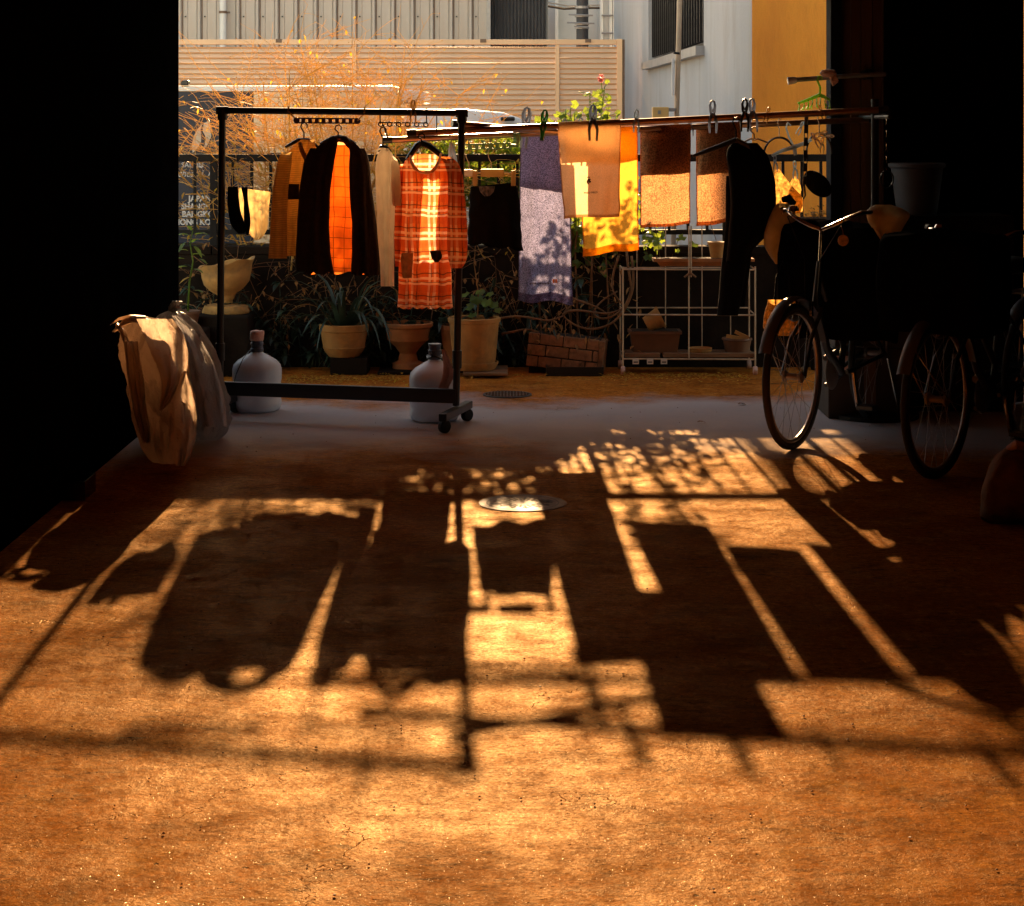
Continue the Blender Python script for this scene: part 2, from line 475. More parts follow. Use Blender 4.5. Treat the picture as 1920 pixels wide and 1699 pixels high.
M['clip_blue'] = mat('blue_grey_plastic', (.34, .40, .52), .3, var=.15, trans=.5)
M['clip_green'] = mat('green_plastic', (.10, .34, .12), .35, var=.15, trans=.25)
M['lime'] = mat('lime_plastic', (.30, .55, .05), .35, var=.15, trans=.4, tcol=(.5, .85, .1))
M['mint'] = mat('mint_green_plastic', (.22, .42, .27), .4, var=.15, trans=.2)
M['purple_plastic'] = mat('violet_plastic', (.14, .09, .22), .4, var=.15)
M['ltblue'] = mat('pale_blue_plastic', (.50, .62, .74), .35, var=.1, trans=.3)
M['tanplastic'] = mat('tan_plastic', (.60, .42, .18), .4, var=.1, trans=.3)
M['blackplastic'] = mat('black_plastic', (.012, .012, .013), .35, var=.2)
M['wire'] = mat('bent_steel_wire', (.5, .42, .34), .35, metal=.8, var=.1)
M['chrome'] = mat('scratched_chrome', (.55, .5, .45), .18, metal=1., var=.1)
M['bikeframe'] = mat('black_bicycle_paint', (.012, .012, .014), .35, var=.2)
M['rim'] = mat('dull_alloy_rim', (.30, .24, .20), .35, metal=.8, var=.15)
M['fender'] = mat('grey_painted_fender', (.10, .10, .11), .45, var=.3, scale=6)
M['mitt'] = mat('cream_handlebar_mitt', (.55, .40, .20), .75, var=.25, scale=14, trans=.3, tcol=(.9, .6, .25), bump=.3, bscale=40)
M['basketcover'] = mat('black_nylon_cover', (.004, .004, .005), .9, var=.3, bump=.3, bscale=20, spec=.0)
M['terracotta'] = mat('weathered_terracotta', (.40, .15, .045), .85, var=.25, scale=8, bump=.3, bscale=60, dirt=(.20, .10, .05), dscale=7)
M['ochre_pot'] = mat('ochre_clay_pot', (.47, .22, .055), .8, var=.25, scale=8, bump=.3, bscale=60, dirt=(.22, .13, .05), dscale=6)
M['urn'] = mat('sandstone_urn', (.52, .27, .075), .85, var=.25, scale=9, bump=.5, bscale=50, dirt=(.25, .15, .07), dscale=8)
M['soil'] = mat('dark_potting_soil', (.035, .02, .012), .95, var=.4, scale=60, bump=.8)
M['brick'] = mat('reddish_brick', (.34, .16, .075), .9, var=.25, scale=18, bump=.6, bscale=70, dirt=(.14, .07, .035), dscale=14)
M['mortar'] = mat('dark_mortar', (.045, .03, .02), .95, var=.3)
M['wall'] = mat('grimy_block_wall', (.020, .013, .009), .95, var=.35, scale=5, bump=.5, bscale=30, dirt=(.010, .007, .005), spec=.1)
M['iron'] = mat('black_iron', (.012, .010, .010), .6, spec=.2, var=.3, scale=25)
M['leaf'] = mat('green_leaf', (.075, .13, .02), .5, var=.5, scale=22, trans=.5, tcol=(.42, .55, .05))
M['leaf_yel'] = mat('yellow_leaf', (.45, .24, .03), .6, var=.4, scale=22, trans=.5, tcol=(.9, .55, .05))
M['leaf_dark'] = mat('dark_strap_leaf', (.035, .06, .035), .35, var=.35, scale=8, trans=.15)
M['leaf_dry'] = mat('dry_ochre_leaf', (.30, .14, .03), .6, var=.5, scale=9, trans=.3)
M['twig'] = mat('reddish_twigs', (.78, .46, .13), .32, var=.35, scale=6, trans=.45, tcol=(1, .70, .22))
M['vine'] = mat('brown_vine', (.20, .095, .035), .75, var=.35, scale=20, bump=.5)
M['petal'] = mat('pink_petals', (.85, .35, .32), .5, var=.25, trans=.45)
M['standwire'] = mat('chalky_white_coated_wire', (.55, .40, .26), .5, var=.25, scale=18)
M['woodslat'] = mat('weathered_plank', (.22, .11, .05), .8, var=.35, scale=10, stretch=(.15, 1, 1), bump=.4)
M['planter_brown'] = mat('brown_plastic_planter', (.15, .065, .03), .6, var=.2)
M['navy'] = mat('navy_vehicle_paint', (.012, .014, .032), .45, var=.15, scale=3)
M['truck_cream'] = mat('cream_vehicle_paint', (.86, .62, .38), .35, var=.06, scale=2, coat=.3)
M['truck_white'] = mat('white_vehicle_paint', (.8, .78, .75), .3, var=.05, scale=2, coat=.4)
M['glassdark'] = mat('dark_window_glass', (.012, .014, .018), .08, var=.1)
M['letter'] = mat('white_vinyl_lettering', (.75, .7, .65), .5, var=.05)
M['logo_cream'] = mat('cream_vinyl', (.72, .55, .38), .5, var=.05)
M['louver_lip'] = mat('peach_slat_lip', (.58, .27, .10), .5, var=.08, scale=4)  # sunlight glowing between the slats, painted as a colour
M['louver'] = mat('beige_aluminium_slat', (.85, .69, .56), .38, var=.06, scale=4)
M['louverframe'] = mat('peach_aluminium_frame', (.82, .52, .30), .4, var=.08, scale=4)
M['sheetwall'] = mat('cream_ribbed_steel', (.50, .44, .39), .5, var=.10, scale=2.2, stretch=(1, 1, .25), dirt=(.46, .34, .24), dscale=1.6)
M['sheetjoint'] = mat('brown_joint', (.18, .11, .07), .6, var=.2)
M['dkcorr'] = mat('dark_grey_corrugated_steel', (.11, .105, .11), .5, var=.12, scale=3)
M['palewall'] = mat('pale_grey_render', (.5, .5, .5), .8, var=.08, scale=3)
M['greystucco'] = mat('grey_stucco', (.36, .36, .38), .9, var=.10, scale=1.5, bump=.4, bscale=45, grain=.08, stretch=(1, 1, .3), dirt=(.30, .28, .27), dscale=2.2)
M['ochrestucco'] = mat('ochre_stucco', (.92, .335, .035), .9, var=.08, scale=1.5, bump=.5, bscale=30, grain=.08, stretch=(1, 1, .3), dirt=(.72, .24, .03), dscale=2.)
M['pvc'] = mat('white_pvc_pipe', (.7, .68, .66), .4, var=.05)
M['utility'] = mat('dark_utility_pole', (.035, .035, .042), .6, var=.2)
M['greysteel'] = mat('galvanised_grey', (.32, .31, .31), .45, metal=.4, var=.15)
M['meter'] = mat('yellowed_plastic_box', (.70, .42, .14), .5, var=.1)
M['manhole'] = mat('polished_cast_iron', (.22, .11, .045), .6, metal=.0, spec=.15, var=.15, scale=30)
M['manhole_in'] = mat('dirty_iron_groove', (.10, .05, .025), .8, var=.3)
M['grate'] = mat('dark_grate', (.05, .045, .045), .5, metal=.4, var=.2)
M['bin'] = mat('blue_grey_bin', (.11, .12, .15), .6, var=.1, spec=.2)
M['sack'] = mat('brown_burlap_sack', (.20, .10, .04), .85, var=.3, scale=20, bump=.5)
M['embroid'] = mat('dark_brown_thread', (.05, .018, .01), .8, var=.2)
M['embroid_or'] = mat('orange_thread', (.75, .20, .02), .8, var=.2)
M['patch'] = mat('printed_cream_patch', (.62, .42, .20), .85, var=.25, scale=40, trans=.35)
M['keychain'] = mat('pale_enamel_disc', (.62, .45, .25), .4, var=.35, scale=60)
M['carton'] = mat('dark_cardboard', (.045, .026, .014), .85, var=.25)

def mat_bag(name, col, tcol, trans):
    m = mat(name, col, .22, var=.10, scale=4, trans=trans, tcol=tcol, spec=.6, coat=.5)
    nt = m.node_tree; L = nt.links.new
    bs = [n for n in nt.nodes if n.type == 'BSDF_PRINCIPLED'][0]; tr = [n for n in nt.nodes if n.type == 'BSDF_TRANSLUCENT'][0]
    tc = [n for n in nt.nodes if n.type == 'TEX_COORD'][0]
    tot = None
    for sc, k, st in ((7, .6, (1, 1, .45)), (19, .35, (1, 1, .6)), (50, .12, (1, 1, 1))):
        mp = N(nt, 'ShaderNodeMapping'); mp.inputs['Scale'].default_value = st; L(tc.outputs['Object'], mp.inputs['Vector'])
        n = N(nt, 'ShaderNodeTexNoise'); n.inputs['Scale'].default_value = sc; n.inputs['Detail'].default_value = 2; n.inputs['Distortion'].default_value = .8
        L(mp.outputs[0], n.inputs['Vector'])
        a = N(nt, 'ShaderNodeMath', operation='SUBTRACT'); L(n.outputs['Fac'], a.inputs[0]); a.inputs[1].default_value = .5
        b = N(nt, 'ShaderNodeMath', operation='ABSOLUTE'); L(a.outputs[0], b.inputs[0])
        d = N(nt, 'ShaderNodeMath', operation='MULTIPLY_ADD'); L(b.outputs[0], d.inputs[0]); d.inputs[1].default_value = k
        if tot is None: d.inputs[2].default_value = 0
        else: L(tot, d.inputs[2])
        tot = d.outputs[0]
    bp = N(nt, 'ShaderNodeBump'); bp.inputs['Strength'].default_value = .6; bp.inputs['Distance'].default_value = .10
    L(tot, bp.inputs['Height']); L(bp.outputs[0], bs.inputs['Normal']); L(bp.outputs[0], tr.inputs['Normal'])
    return m
M['bag'] = mat_bag('tan_bin_bag', (.40, .33, .28), (.85, .62, .44), .6)
M['bag2'] = mat_bag('grey_bin_bag', (.42, .42, .45), (.62, .58, .58), .5)
def mat_jug():
    m = mat('clouded_clear_plastic', (.82, .87, .93), .2, var=.04, scale=6)
    bs = [n for n in m.node_tree.nodes if n.type == 'BSDF_PRINCIPLED'][0]
    bs.inputs['Transmission Weight'].default_value = .25; bs.inputs['IOR'].default_value = 1.2
    return m
M['jug'] = mat_jug()
M['ceiling'] = mat('bare_wood_ceiling', (.30, .17, .09), .8, var=.25, scale=3, stretch=(.2, 1, 1))
M['rearwall'] = mat('dusty_plaster', (.26, .21, .17), .9, var=.2, scale=2)
M['conduit'] = mat('tan_painted_conduit', (.46, .33, .22), .45, var=.15)

# ================================================================== THE SETTING
# ground: one asphalt sheet to the horizon, the worn concrete floor 8 mm above it
g = MB(); g.quad((-150, -20, -.008), (150, -20, -.008), (150, 300, -.008), (-150, 300, -.008))
tag(build(g, 'ground', M['asphalt']), 'grey asphalt lane beyond the yard', None, kind='structure')
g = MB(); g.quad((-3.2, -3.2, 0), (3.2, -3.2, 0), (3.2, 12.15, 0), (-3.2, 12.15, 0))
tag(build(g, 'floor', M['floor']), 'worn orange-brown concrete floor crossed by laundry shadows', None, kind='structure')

# garage whose opening frames the yard
OPEN = 10.6
gar = thing('garage', 'unlit black garage whose wide opening frames the yard', 'garage', (0, 4, 0))
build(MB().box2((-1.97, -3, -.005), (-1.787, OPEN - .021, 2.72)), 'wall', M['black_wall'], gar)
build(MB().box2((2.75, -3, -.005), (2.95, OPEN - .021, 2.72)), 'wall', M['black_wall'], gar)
build(MB().box2((-1.97, -3.2, -.005), (2.95, -3.003, 2.72)), 'wall', M['rearwall'], gar)
build(MB().box2((-2.1, -3.3, 2.723), (3.1, OPEN + .25, 2.9)), 'ceiling', M['ceiling'], gar)
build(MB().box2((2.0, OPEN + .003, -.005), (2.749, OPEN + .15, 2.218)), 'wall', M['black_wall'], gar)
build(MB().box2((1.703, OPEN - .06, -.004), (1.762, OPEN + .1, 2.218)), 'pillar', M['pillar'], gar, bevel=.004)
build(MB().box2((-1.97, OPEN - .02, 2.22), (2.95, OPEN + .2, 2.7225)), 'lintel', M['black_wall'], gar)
x = 1.766
k = 0
while x < 1.995:
    w = (.058, .05, .064, .055)[k % 4]
    build(MB().box2((x, OPEN + .01 - .006 * (k % 3), 0.001), (min(x + w - .004, 1.998), OPEN + .06, 2.217)), 'plank', M['plank'], gar, bevel=.003)
    x += w; k += 1

# ---------------------------------------------------------------- low block wall with iron railings on top
WD, WZ = 12.1, .74
lw = thing('block_wall', 'low dark block wall behind the row of potted plants', 'wall', (0, WD, 0))
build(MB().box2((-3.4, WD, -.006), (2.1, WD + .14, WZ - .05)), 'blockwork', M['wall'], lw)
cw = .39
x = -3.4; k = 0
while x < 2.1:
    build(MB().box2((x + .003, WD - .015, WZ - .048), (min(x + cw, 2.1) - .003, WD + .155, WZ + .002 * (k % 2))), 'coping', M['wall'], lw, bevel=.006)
    x += cw; k += 1
ir = thing('iron_railing', 'black iron railing standing on the low block wall', 'railing', (0, WD + .07, WZ))
RZ = 1.305
build(MB().box2((-3.4, WD + .055, RZ - .045), (2.08, WD + .09, RZ)), 'rail', M['iron'], ir, bevel=.004)
build(MB().box2((-3.4, WD + .058, WZ + .07), (2.08, WD + .087, WZ + .10)), 'rail', M['iron'], ir)
x = -3.36; k = 0; src = None
while x < 2.06:
    if k % 9 == 4:
        build(MB().box2((x - .022, WD + .05, WZ), (x + .022, WD + .095, RZ - .046)), 'post', M['iron'], ir, bevel=.003)
    elif src is None:
        src = build(MB().box2((x - .009, WD + .064, WZ + .1005), (x + .009, WD + .081, RZ - .0455)), 'bar', M['iron'], ir); x0 = x
    else:
        inst(src, 'bar', ir, (x - x0, 0, 0))
    x += .117; k += 1

# ---------------------------------------------------------------- beige louvre fence
FD = 20.0
fz1 = P(0, 78, FD).z
lf = thing('louvre_fence', 'long beige louvre fence of narrow horizontal slats in peach frames', 'fence', (-1, FD, 0))
edges = [-8.1, -5.75, -3.68, P(665, 0, FD).x, P(1045, 0, FD).x, P(1160, 0, FD).x]
pitch = 9.75 / F * FD
for a, b in zip(edges[:-1], edges[1:]):
    w = b - a
    sl = None
    z = fz1 - .055; n = 0
    while z > .45:
        if sl is None:
            mb = MB()
            zz = pitch
            sec = [(.0, .0), (-.022, -.006), (-.029, -.012), (-.008, -zz * .96), (-.004, -zz * 1.03), (.006, -zz * 1.0), (.004, -.03)]
            mb.prism([(FD + s[0], z + s[1]) for s in sec], a + .022, b - .022, lambda p, q, d: Vector((d, p, q)))
            sl = build(mb, 'slat', M['louver'], lf)
            glow_strip = build(MB().box2((a + .022, FD - .040, z - zz * .30), (b - .022, FD - .0295, z - .002)), 'lip', M['louver_lip'], sl, bevel=.002)  # strip coloured as the orange light in the slat gap
        else:
            q_ = inst(sl, 'slat', lf, (0, .004 * math.sin(n * 2.7 + a), -pitch * n + .0022 * math.sin(n * 5.3 + a * 3)), (0, .0006 * math.sin(n * 3.1 + a), 0)); inst(glow_strip, 'lip', q_, (0, 0, 0))
        z -= pitch; n += 1
    build(MB().box2((a - .020, FD - .045, 0), (a + .020, FD + .03, fz1 - .034)), 'upright', M['louverframe'], lf, bevel=.003)
    build(MB().box2((a - .02, FD - .05, fz1 - .033), (b + .02 - .043, FD + .035, fz1 + .02)), 'top_rail', M['louverframe'], lf, bevel=.004)
    for q in ([.45] if w < 1 else [.62]):
        build(MB().box2((a + w * q, FD - .06, fz1 - .012), (a + w * q + .06, FD + .04, fz1 + .024)), 'rail_clip', M['sheetjoint'], lf)
b = edges[-1]
build(MB().box2((b - .02, FD - .05, 0), (b + .035, FD + .04, fz1 + .025)), 'end_post', M['louverframe'], lf, bevel=.004)
build(MB().box2((b + .036, FD - .03, 0), (b + .06, FD + .06, fz1 + .02)), 'end_post', M['sheetjoint'], lf)

# ---------------------------------------------------------------- ribbed steel building behind the fence
BD, BH = 24.0, 3.12
rb = thing('steel_building', 'cream ribbed steel building rising behind the louvre fence', 'building', (-3, BD, 0))
pit = 36.3 / F * BD
xr = P(912, 0, BD).x
sec = [(.012, 0), (.03, -.05), (.055, -.05), (.068, 0), (pit * .55, 0), (pit * .57, -.008), (pit * .59, 0), (pit + .008, 0), (pit + .008, .02), (.012, .02)]
src = None; k = 0
x = xr - pit
while x > -8.5:
    if src is None:
        mb = MB(); mb.prism([(x + s[0], BD + s[1]) for s in sec], 0, BH, lambda p, q, d: Vector((p, q, d)))
        src = build(mb, 'panel', M['sheetwall'], rb)
        sj = build(MB().box2((x + .0685, BD - .003, .3), (x + .082, BD + .01, BH - .01)), 'joint', M['sheetjoint'], src)
        sc = build(MB().box2((x + .1, BD - .014, 2.78), (x + .118, BD + .002, 2.798)), 'screw', M['blackplastic'], src)
        x0 = x
    else:
        o = inst(src, 'panel', rb, (x - x0, 0, 0))
        for c in (sj, sc): inst(c, c.name.split('.')[0], o, (0, 0, 0))
    x -= pit; k += 1
build(MB().box2((-8.6, BD + .03, 0), (xr - .002, BD + 6, BH - .1)), 'core', M['palewall'], rb)
build(MB().box2((xr + .003, BD - .06, 0), (xr + .05, BD + 4, BH + .05)), 'corner_trim', M['greysteel'], rb)
build(MB().box2((-8.7, BD - .12, BH + .003), (xr + .1, BD + 6.1, BH + .1)), 'roof', M['dkcorr'], rb)

dp = thing('downpipe', 'white rain downpipe on the ribbed steel building', 'pipe', (P(418, 0, BD - .14).x, BD - .14, 0))
px_ = P(418, 0, BD - .14).x
build(MB().tube([(px_, BD - .14, 0), (px_, BD - .14, BH - .05)], .043, 12), 'pipe', M['pvc'], dp, smooth=True)
for z in (1.4, 2.82):
    build(MB().tube([(px_, BD - .14, z), (px_, BD - .14, z + .03)], .049, 12).box((px_ + .05, BD - .09, z + .015), (.05, .05, .02)), 'bracket', M['sheetjoint'], dp)

# dark corrugated shed wall and pale house right of it
dc = thing('corrugated_shed', 'dark grey finely corrugated shed wall beside the ribbed building', 'shed', (P(972, 0, 24.2).x, 24.2, 0))
a, b = P(919, 0, 24.2).x, P(1028, 0, 24.2).x
n = 17
mb = MB()
poly = []
for i in range(n * 4 + 1):
    t = i / (n * 4)
    poly.append((a + (b - a) * t, 24.2 + .022 * (1, .2, -1, .2)[i % 4]))
poly += [(b, 24.6), (a, 24.6)]
mb.prism(poly, 0, 3.12, lambda p, q, d: Vector((p, q, d)))
build(mb, 'corrugated_sheet', M['dkcorr'], dc)
build(MB().box2((a - .005, 24.16, 3.123), (b + .02, 24.62, 3.17)), 'cap_flashing', M['greysteel'], dc)

ph = thing('pale_house', 'pale grey rendered house wall behind the dark utility pole', 'house', (P(1090, 0, 25.5).x, 25.5, 0))
build(MB().box2((P(1020, 0, 25.5).x, 25.5, 0), (1.75, 30, 3.3)), 'wall', M['palewall'], ph)
build(MB().box2((P(1041, 0, 25.4).x, 25.38, 0), (P(1047, 0, 25.4).x, 25.499, 3.28)), 'trim', M['pvc'], ph)
build(MB().box2((P(1122, 0, 25.4).x, 25.36, 0), (P(1160, 0, 25.4).x, 25.498, 3.28)), 'trim', M['palewall'], ph)
for xx in (1128, 1145, 1152):
    q = P(xx, 0, 25.33).x
    build(MB().tube([(q, 25.33, 0), (q, 25.33, 3.25)], .022, 8), 'drainpipe', M['pvc'], ph, smooth=True)
for yy in (29, 62):
    q = P(1138, yy, 25.28)
    build(MB().tube([q - Vector((.07, 0, 0)), q + Vector((.08, 0, 0))], .012, 6), 'pipe_clip', M['greysteel'], ph)
build(MB().box2((P(1015, 0, 25.5).x, 25.4, 3.303), (1.85, 30.1, 3.38)), 'roof', M['dkcorr'], ph)

up = thing('utility_pole', 'dark utility pole with steel bands behind the fence end', 'utility pole', (P(1091, 0, 22).x, 22, 0))
ux = P(1091, 0, 22).x
build(MB().tube([(ux, 22, 0), (ux + .01, 22, 5.2)], [.075, .062], 14), 'shaft', M['utility'], up, smooth=True)
for yy, w in ((14, 0), (30, .15), (45, .17), (52, .09)):
    z = P(0, yy, 22).z
    build(MB().tube([(ux, 22, z - .014), (ux, 22, z + .014)], .081, 14), 'steel_band', M['greysteel'], up)
    if w: build(MB().tube([(ux - w, 21.9, z + .01), (ux + w * .8, 21.9, z)], .01, 6), 'step_bolt', M['greysteel'], up)
z = P(0, 15, 22).z
build(MB().tube([(ux - .38, 22, z + .02), (ux - .2, 22, z - .01), (ux, 22, z), (ux + .2, 22, z)], .014, 6), 'cable', M['blackplastic'], up)
build(MB().tube([(ux - .38, 21.97, z + .06), (ux - .15, 21.97, z + .02), (ux + .2, 21.97, z + .03)], .008, 6), 'cable', M['wire'], up)

# ---------------------------------------------------------------- stuccoed house on the right: grey flank, ochre front
sh = thing('stucco_house', 'stuccoed house with grey flank, barred window and ochre front', 'house', (2.6, 15, 0))
far = Vector((1.225, 23.7, 0)); near = Vector((1.557, 12.8, 0))
e = (near - far).normalized(); nrm = Vector((e.y, -e.x, 0)).normalized()      # into the building (+x)
if nrm.x < 0: nrm = -nrm
LM = Matrix((e, nrm, Vector((0, 0, 1)))).transposed().to_4x4(); LM.translation = far
LEN = (near - far).length
s0, s1, wz0, wz1, H = 4.15, 8.45, 2.09, 3.35, 5.6
def sb(a, b): return MB(LM).box2(a, b)
build(sb((0, 0, -.006), (s0, .25, H)), 'flank_wall', M['greystucco'], sh)
build(sb((s1, 0, -.006), (LEN - .003, .25, H)), 'flank_wall', M['greystucco'], sh)
build(sb((s0 + .0005, 0.0, -.006), (s1 - .0005, .25, wz0)), 'flank_wall', M['greystucco'], sh)
build(sb((s0 + .0005, 0.0, wz1), (s1 - .0005, .25, H)), 'flank_wall', M['greystucco'], sh)
build(MB().box2((1.557, 12.8, -.006), (5, 13.05, H)), 'front_wall', M['ochrestucco'], sh)
build(MB().box2((1.4, 12.9, H + .002), (5.1, 24, H + .15)), 'roof', M['dkcorr'], sh)
win = build(sb((s0 + .01, .14, wz0 + .01), (s1 - .01, .17, wz1 - .01)), 'window', M['glassdark'], sh)
build(sb((s0 - .05, -.07, wz0 - .07), (s1 + .05, .10, wz0 + .002)), 'sill', M['greysteel'], win)
build(sb((s0 + .002, .06, wz0 + .004), (s1 - .002, .13, wz0 + .05)).box2((s0 + .002, .06, wz1 - .05), (s1 - .002, .13, wz1 - .004)), 'frame', M['iron'], win)
src = None
for i in range(24):
    s = s0 + .1 + i * (s1 - s0 - .2) / 23
    if src is None:
        src = build(sb((s - .012, .025, wz0 + .052), (s + .012, .05, wz1 - .052)), 'grille_bar', M['iron'], win); sA = s
    else: inst(src, 'grille_bar', win, e * (s - sA))
for zz in (wz0 + .12, wz0 + .5, wz0 + .9):
    build(sb((s0 + .004, .051, zz), (s1 - .004, .059, zz + .03)), 'grille_rail', M['iron'], win)

# slanting conduit with a meter box before that house
c0, c1 = P(1258, 560, 14.0), P(1276, -60, 14.0)
c0.z = 0
cp = thing('conduit_pole', 'thin slanting steel conduit pole before the grey stucco wall', 'pole', (c0.x, 14, 0))
build(MB().tube([c0, c1], .019, 10), 'pole', M['conduit'], cp, smooth=True)
build(MB().tube([P(1269.5, 98, 14) , P(1269, 102, 14)], .026, 10), 'collar', M['iron'], cp)
q = P(1262, 145, 13.98)
build(MB().box(q, (.018, .03, .26)), 'label_strip', M['pvc'], cp)
mbx = thing('meter_box', 'small yellowed meter box strapped to the conduit pole', 'meter box', P(1238, 228, 13.98))
q = P(1238, 216, 13.96)
build(MB().box(q, (.115, .09, .115)), 'housing', M['meter'], mbx, bevel=.006)
build(MB().box(q + Vector((-.01, -.048, .02)), (.02, .01, .025)), 'latch', M['greysteel'], mbx)
build(MB().box(P(1258, 206, 13.98), (.06, .02, .025)), 'strap', M['greysteel'], mbx)

# ---------------------------------------------------------------- small delivery truck parked in the lane
TD = 13.7
tk = thing('delivery_truck', 'small box truck with navy and cream sides parked beyond the railing', 'truck', (-1.8, TD + .7, 0))
bx0, bx1 = -4.3, P(745, 0, TD).x
bz0, bz1 = P(0, 460, TD).z, P(0, 160, TD).z
build(MB().box2((bx0, TD + .015, bz0), (bx1, TD + 1.4, bz1)), 'box_body', M['truck_cream'], tk, smooth=True, bevel=.035)
xs = P(475, 0, TD).x; zs = P(0, 290, TD).z
up_n = build(MB().box2((bx0 + .03, TD, zs + .012), (xs - .002, TD + .02, bz1 - .045)), 'upper_panel', M['navy'], tk, bevel=.003)
build(MB().box2((xs + .002, TD, zs + .012), (bx1 - .06, TD + .02, bz1 - .045)), 'upper_panel', M['truck_cream'], tk, bevel=.003)
lo_n = build(MB().box2((bx0 + .03, TD, bz0 + .012), (xs - .002, TD + .02, zs - .02)), 'lower_panel', M['navy'], tk, bevel=.003)
build(MB().box2((xs + .002, TD, bz0 + .012), (bx1 - .06, TD + .02, zs - .02)), 'lower_panel', M['truck_cream'], tk, bevel=.003)
build(MB().box2((bx0, TD - .012, zs - .018), (bx1 - .02, TD + .012, zs + .01)), 'side_trim', M['blackplastic'], tk)
build(MB().box2((bx0, TD - .008, bz1 - .04), (bx1 - .03, TD + .018, bz1 - .012)), 'roof_trim', M['truck_white'], tk)
for q in (350,): build(MB().box2((P(337, 0, TD).x, TD + .02, bz1 + .001), (P(352, 0, TD).x, TD + .1, bz1 + .035)), 'marker_lamp', M['blackplastic'], tk, bevel=.006)
build(MB().box2((bx1 - .0, TD + .05, bz1 - .12), (bx1 + .18, TD + 1.3, bz1 - .03)), 'wind_deflector', M['louver'], tk, bevel=.02)
# cab
cab = [(bx1 + .03, .36), (bx1 + .03, 1.545), (bx1 + .12, 1.585), (-.28, 1.59), (-.06, 1.572), (.06, 1.53), (.17, 1.45), (.42, 1.02), (.50, .90), (.53, .40), (.50, .34)]
cb = build(MB().prism(cab, TD + .04, TD + 1.38, lambda p, q, d: Vector((p, d, q))), 'cab', M['truck_white'], tk, smooth=True, bevel=.03)
wnd = build(MB().prism([(-.52, 1.06), (-.52, 1.46), (.0, 1.46), (.10, 1.40), (.28, 1.06)], TD + .025, TD + .05, lambda p, q, d: Vector((p, d, q))), 'window', M['glassdark'], tk)
build(MB().prism([(-.52, .50), (-.52, 1.03), (.30, 1.03), (.36, .80), (.12, .50)], TD + .03, TD + .05, lambda p, q, d: Vector((p, d, q))), 'door', M['truck_white'], tk, bevel=.008)
build(MB().box2((-.48, TD + .005, .93), (-.34, TD + .028, .955)), 'door_handle', M['blackplastic'], tk, bevel=.004)
for i in range(4):
    build(MB().box2((-.50, TD + .018, .66 + i * .07), (.24, TD + .029, .675 + i * .07)), 'door_rib', M['truck_white'], tk)
build(MB().box2((.44, TD + .06, .36), (.58, TD + 1.36, .52)), 'bumper', M['truck_white'], tk, bevel=.02)
q = P(952, 223, TD - .02)
build(MB().box(q, (.10, .07, .03)), 'door_mirror', M['blackplastic'], tk, bevel=.01)
build(MB().box2((bx0 + .1, TD + .15, .32), (bx1 + .1, TD + 1.25, bz0 - .005)), 'chassis', M['iron'], tk)
for wx in (.12, -3.3):
    w = build(MB().lathe([(.10, -.075), (.25, -.075), (.272, -.05), (.272, .05), (.25, .075), (.10, .075)], (wx, TD + .12, .272), 28, Matrix.Rotation(PI / 2, 3, 'X')), 'wheel', M['rubber'], tk, smooth=True)
    build(MB().lathe([(.0, -.05), (.16, -.05), (.17, -.03), (.17, .03), (0, .03)], (wx, TD + .08, .272), 24, Matrix.Rotation(PI / 2, 3, 'X')), 'hub_cap', M['greysteel'], w, smooth=True)

def text_mesh(body, name, mt, parent, loc, size, rot=(PI / 2, 0, 0), shear=0, ext=.001, sx=1.0, align='CENTER', bold=0):
    cu = bpy.data.curves.new(name, 'FONT'); cu.body = body; cu.size = size; cu.extrude = ext; cu.shear = shear
    cu.align_x = align; cu.align_y = 'CENTER'; cu.offset = bold; cu.resolution_u = 3
    ob = bpy.data.objects.new(name + '_src', cu); COL.objects.link(ob)
    dg = bpy.context.evaluated_depsgraph_get()
    me = bpy.data.meshes.new_from_object(ob.evaluated_get(dg))
    bpy.data.objects.remove(ob)
    me.name = name; me.materials.clear(); me.materials.append(mt)
    o = bpy.data.objects.new(name, me); COL.objects.link(o)
    o.rotation_euler = rot; o.scale = (sx, 1, 1)
    if parent: o.parent = parent; o.location = Vector(loc) - org(parent)
    else: o.location = loc
    ORG[o.name] = Vector(loc)
    return o

TY = TD - .003
def tp(x, y): q = P(x, y, TY); return (q.x, TY, q.z)
s = TD / F
text_mesh('SALON', 'lettering', M['letter'], lo_n, tp(361, 310), 13 * s)
text_mesh('chez', 'lettering', M['letter'], lo_n, tp(348, 326), 19 * s, shear=.35, align='CENTER', sx=.9)
text_mesh('S', 'lettering', M['letter'], lo_n, tp(366, 323), 30 * s, shear=.35, sx=1.15)
text_mesh('i', 'lettering', M['letter'], lo_n, tp(377, 326), 20 * s, shear=.35)
text_mesh('l', 'lettering', M['letter'], lo_n, tp(391, 324), 22 * s, shear=.35)
text_mesh('JAPAN', 'lettering', M['letter'], lo_n, tp(375, 373), 15 * s, bold=.002)
text_mesh('SHANGHAI', 'lettering', M['letter'], lo_n, tp(374, 388), 15 * s, bold=.002, sx=.9)
text_mesh('BANGKOK', 'lettering', M['letter'], lo_n, tp(376, 402), 15 * s, bold=.002, sx=.95)
text_mesh('HONG KONG', 'lettering', M['letter'], lo_n, tp(372, 417), 15 * s, bold=.002, sx=.95)
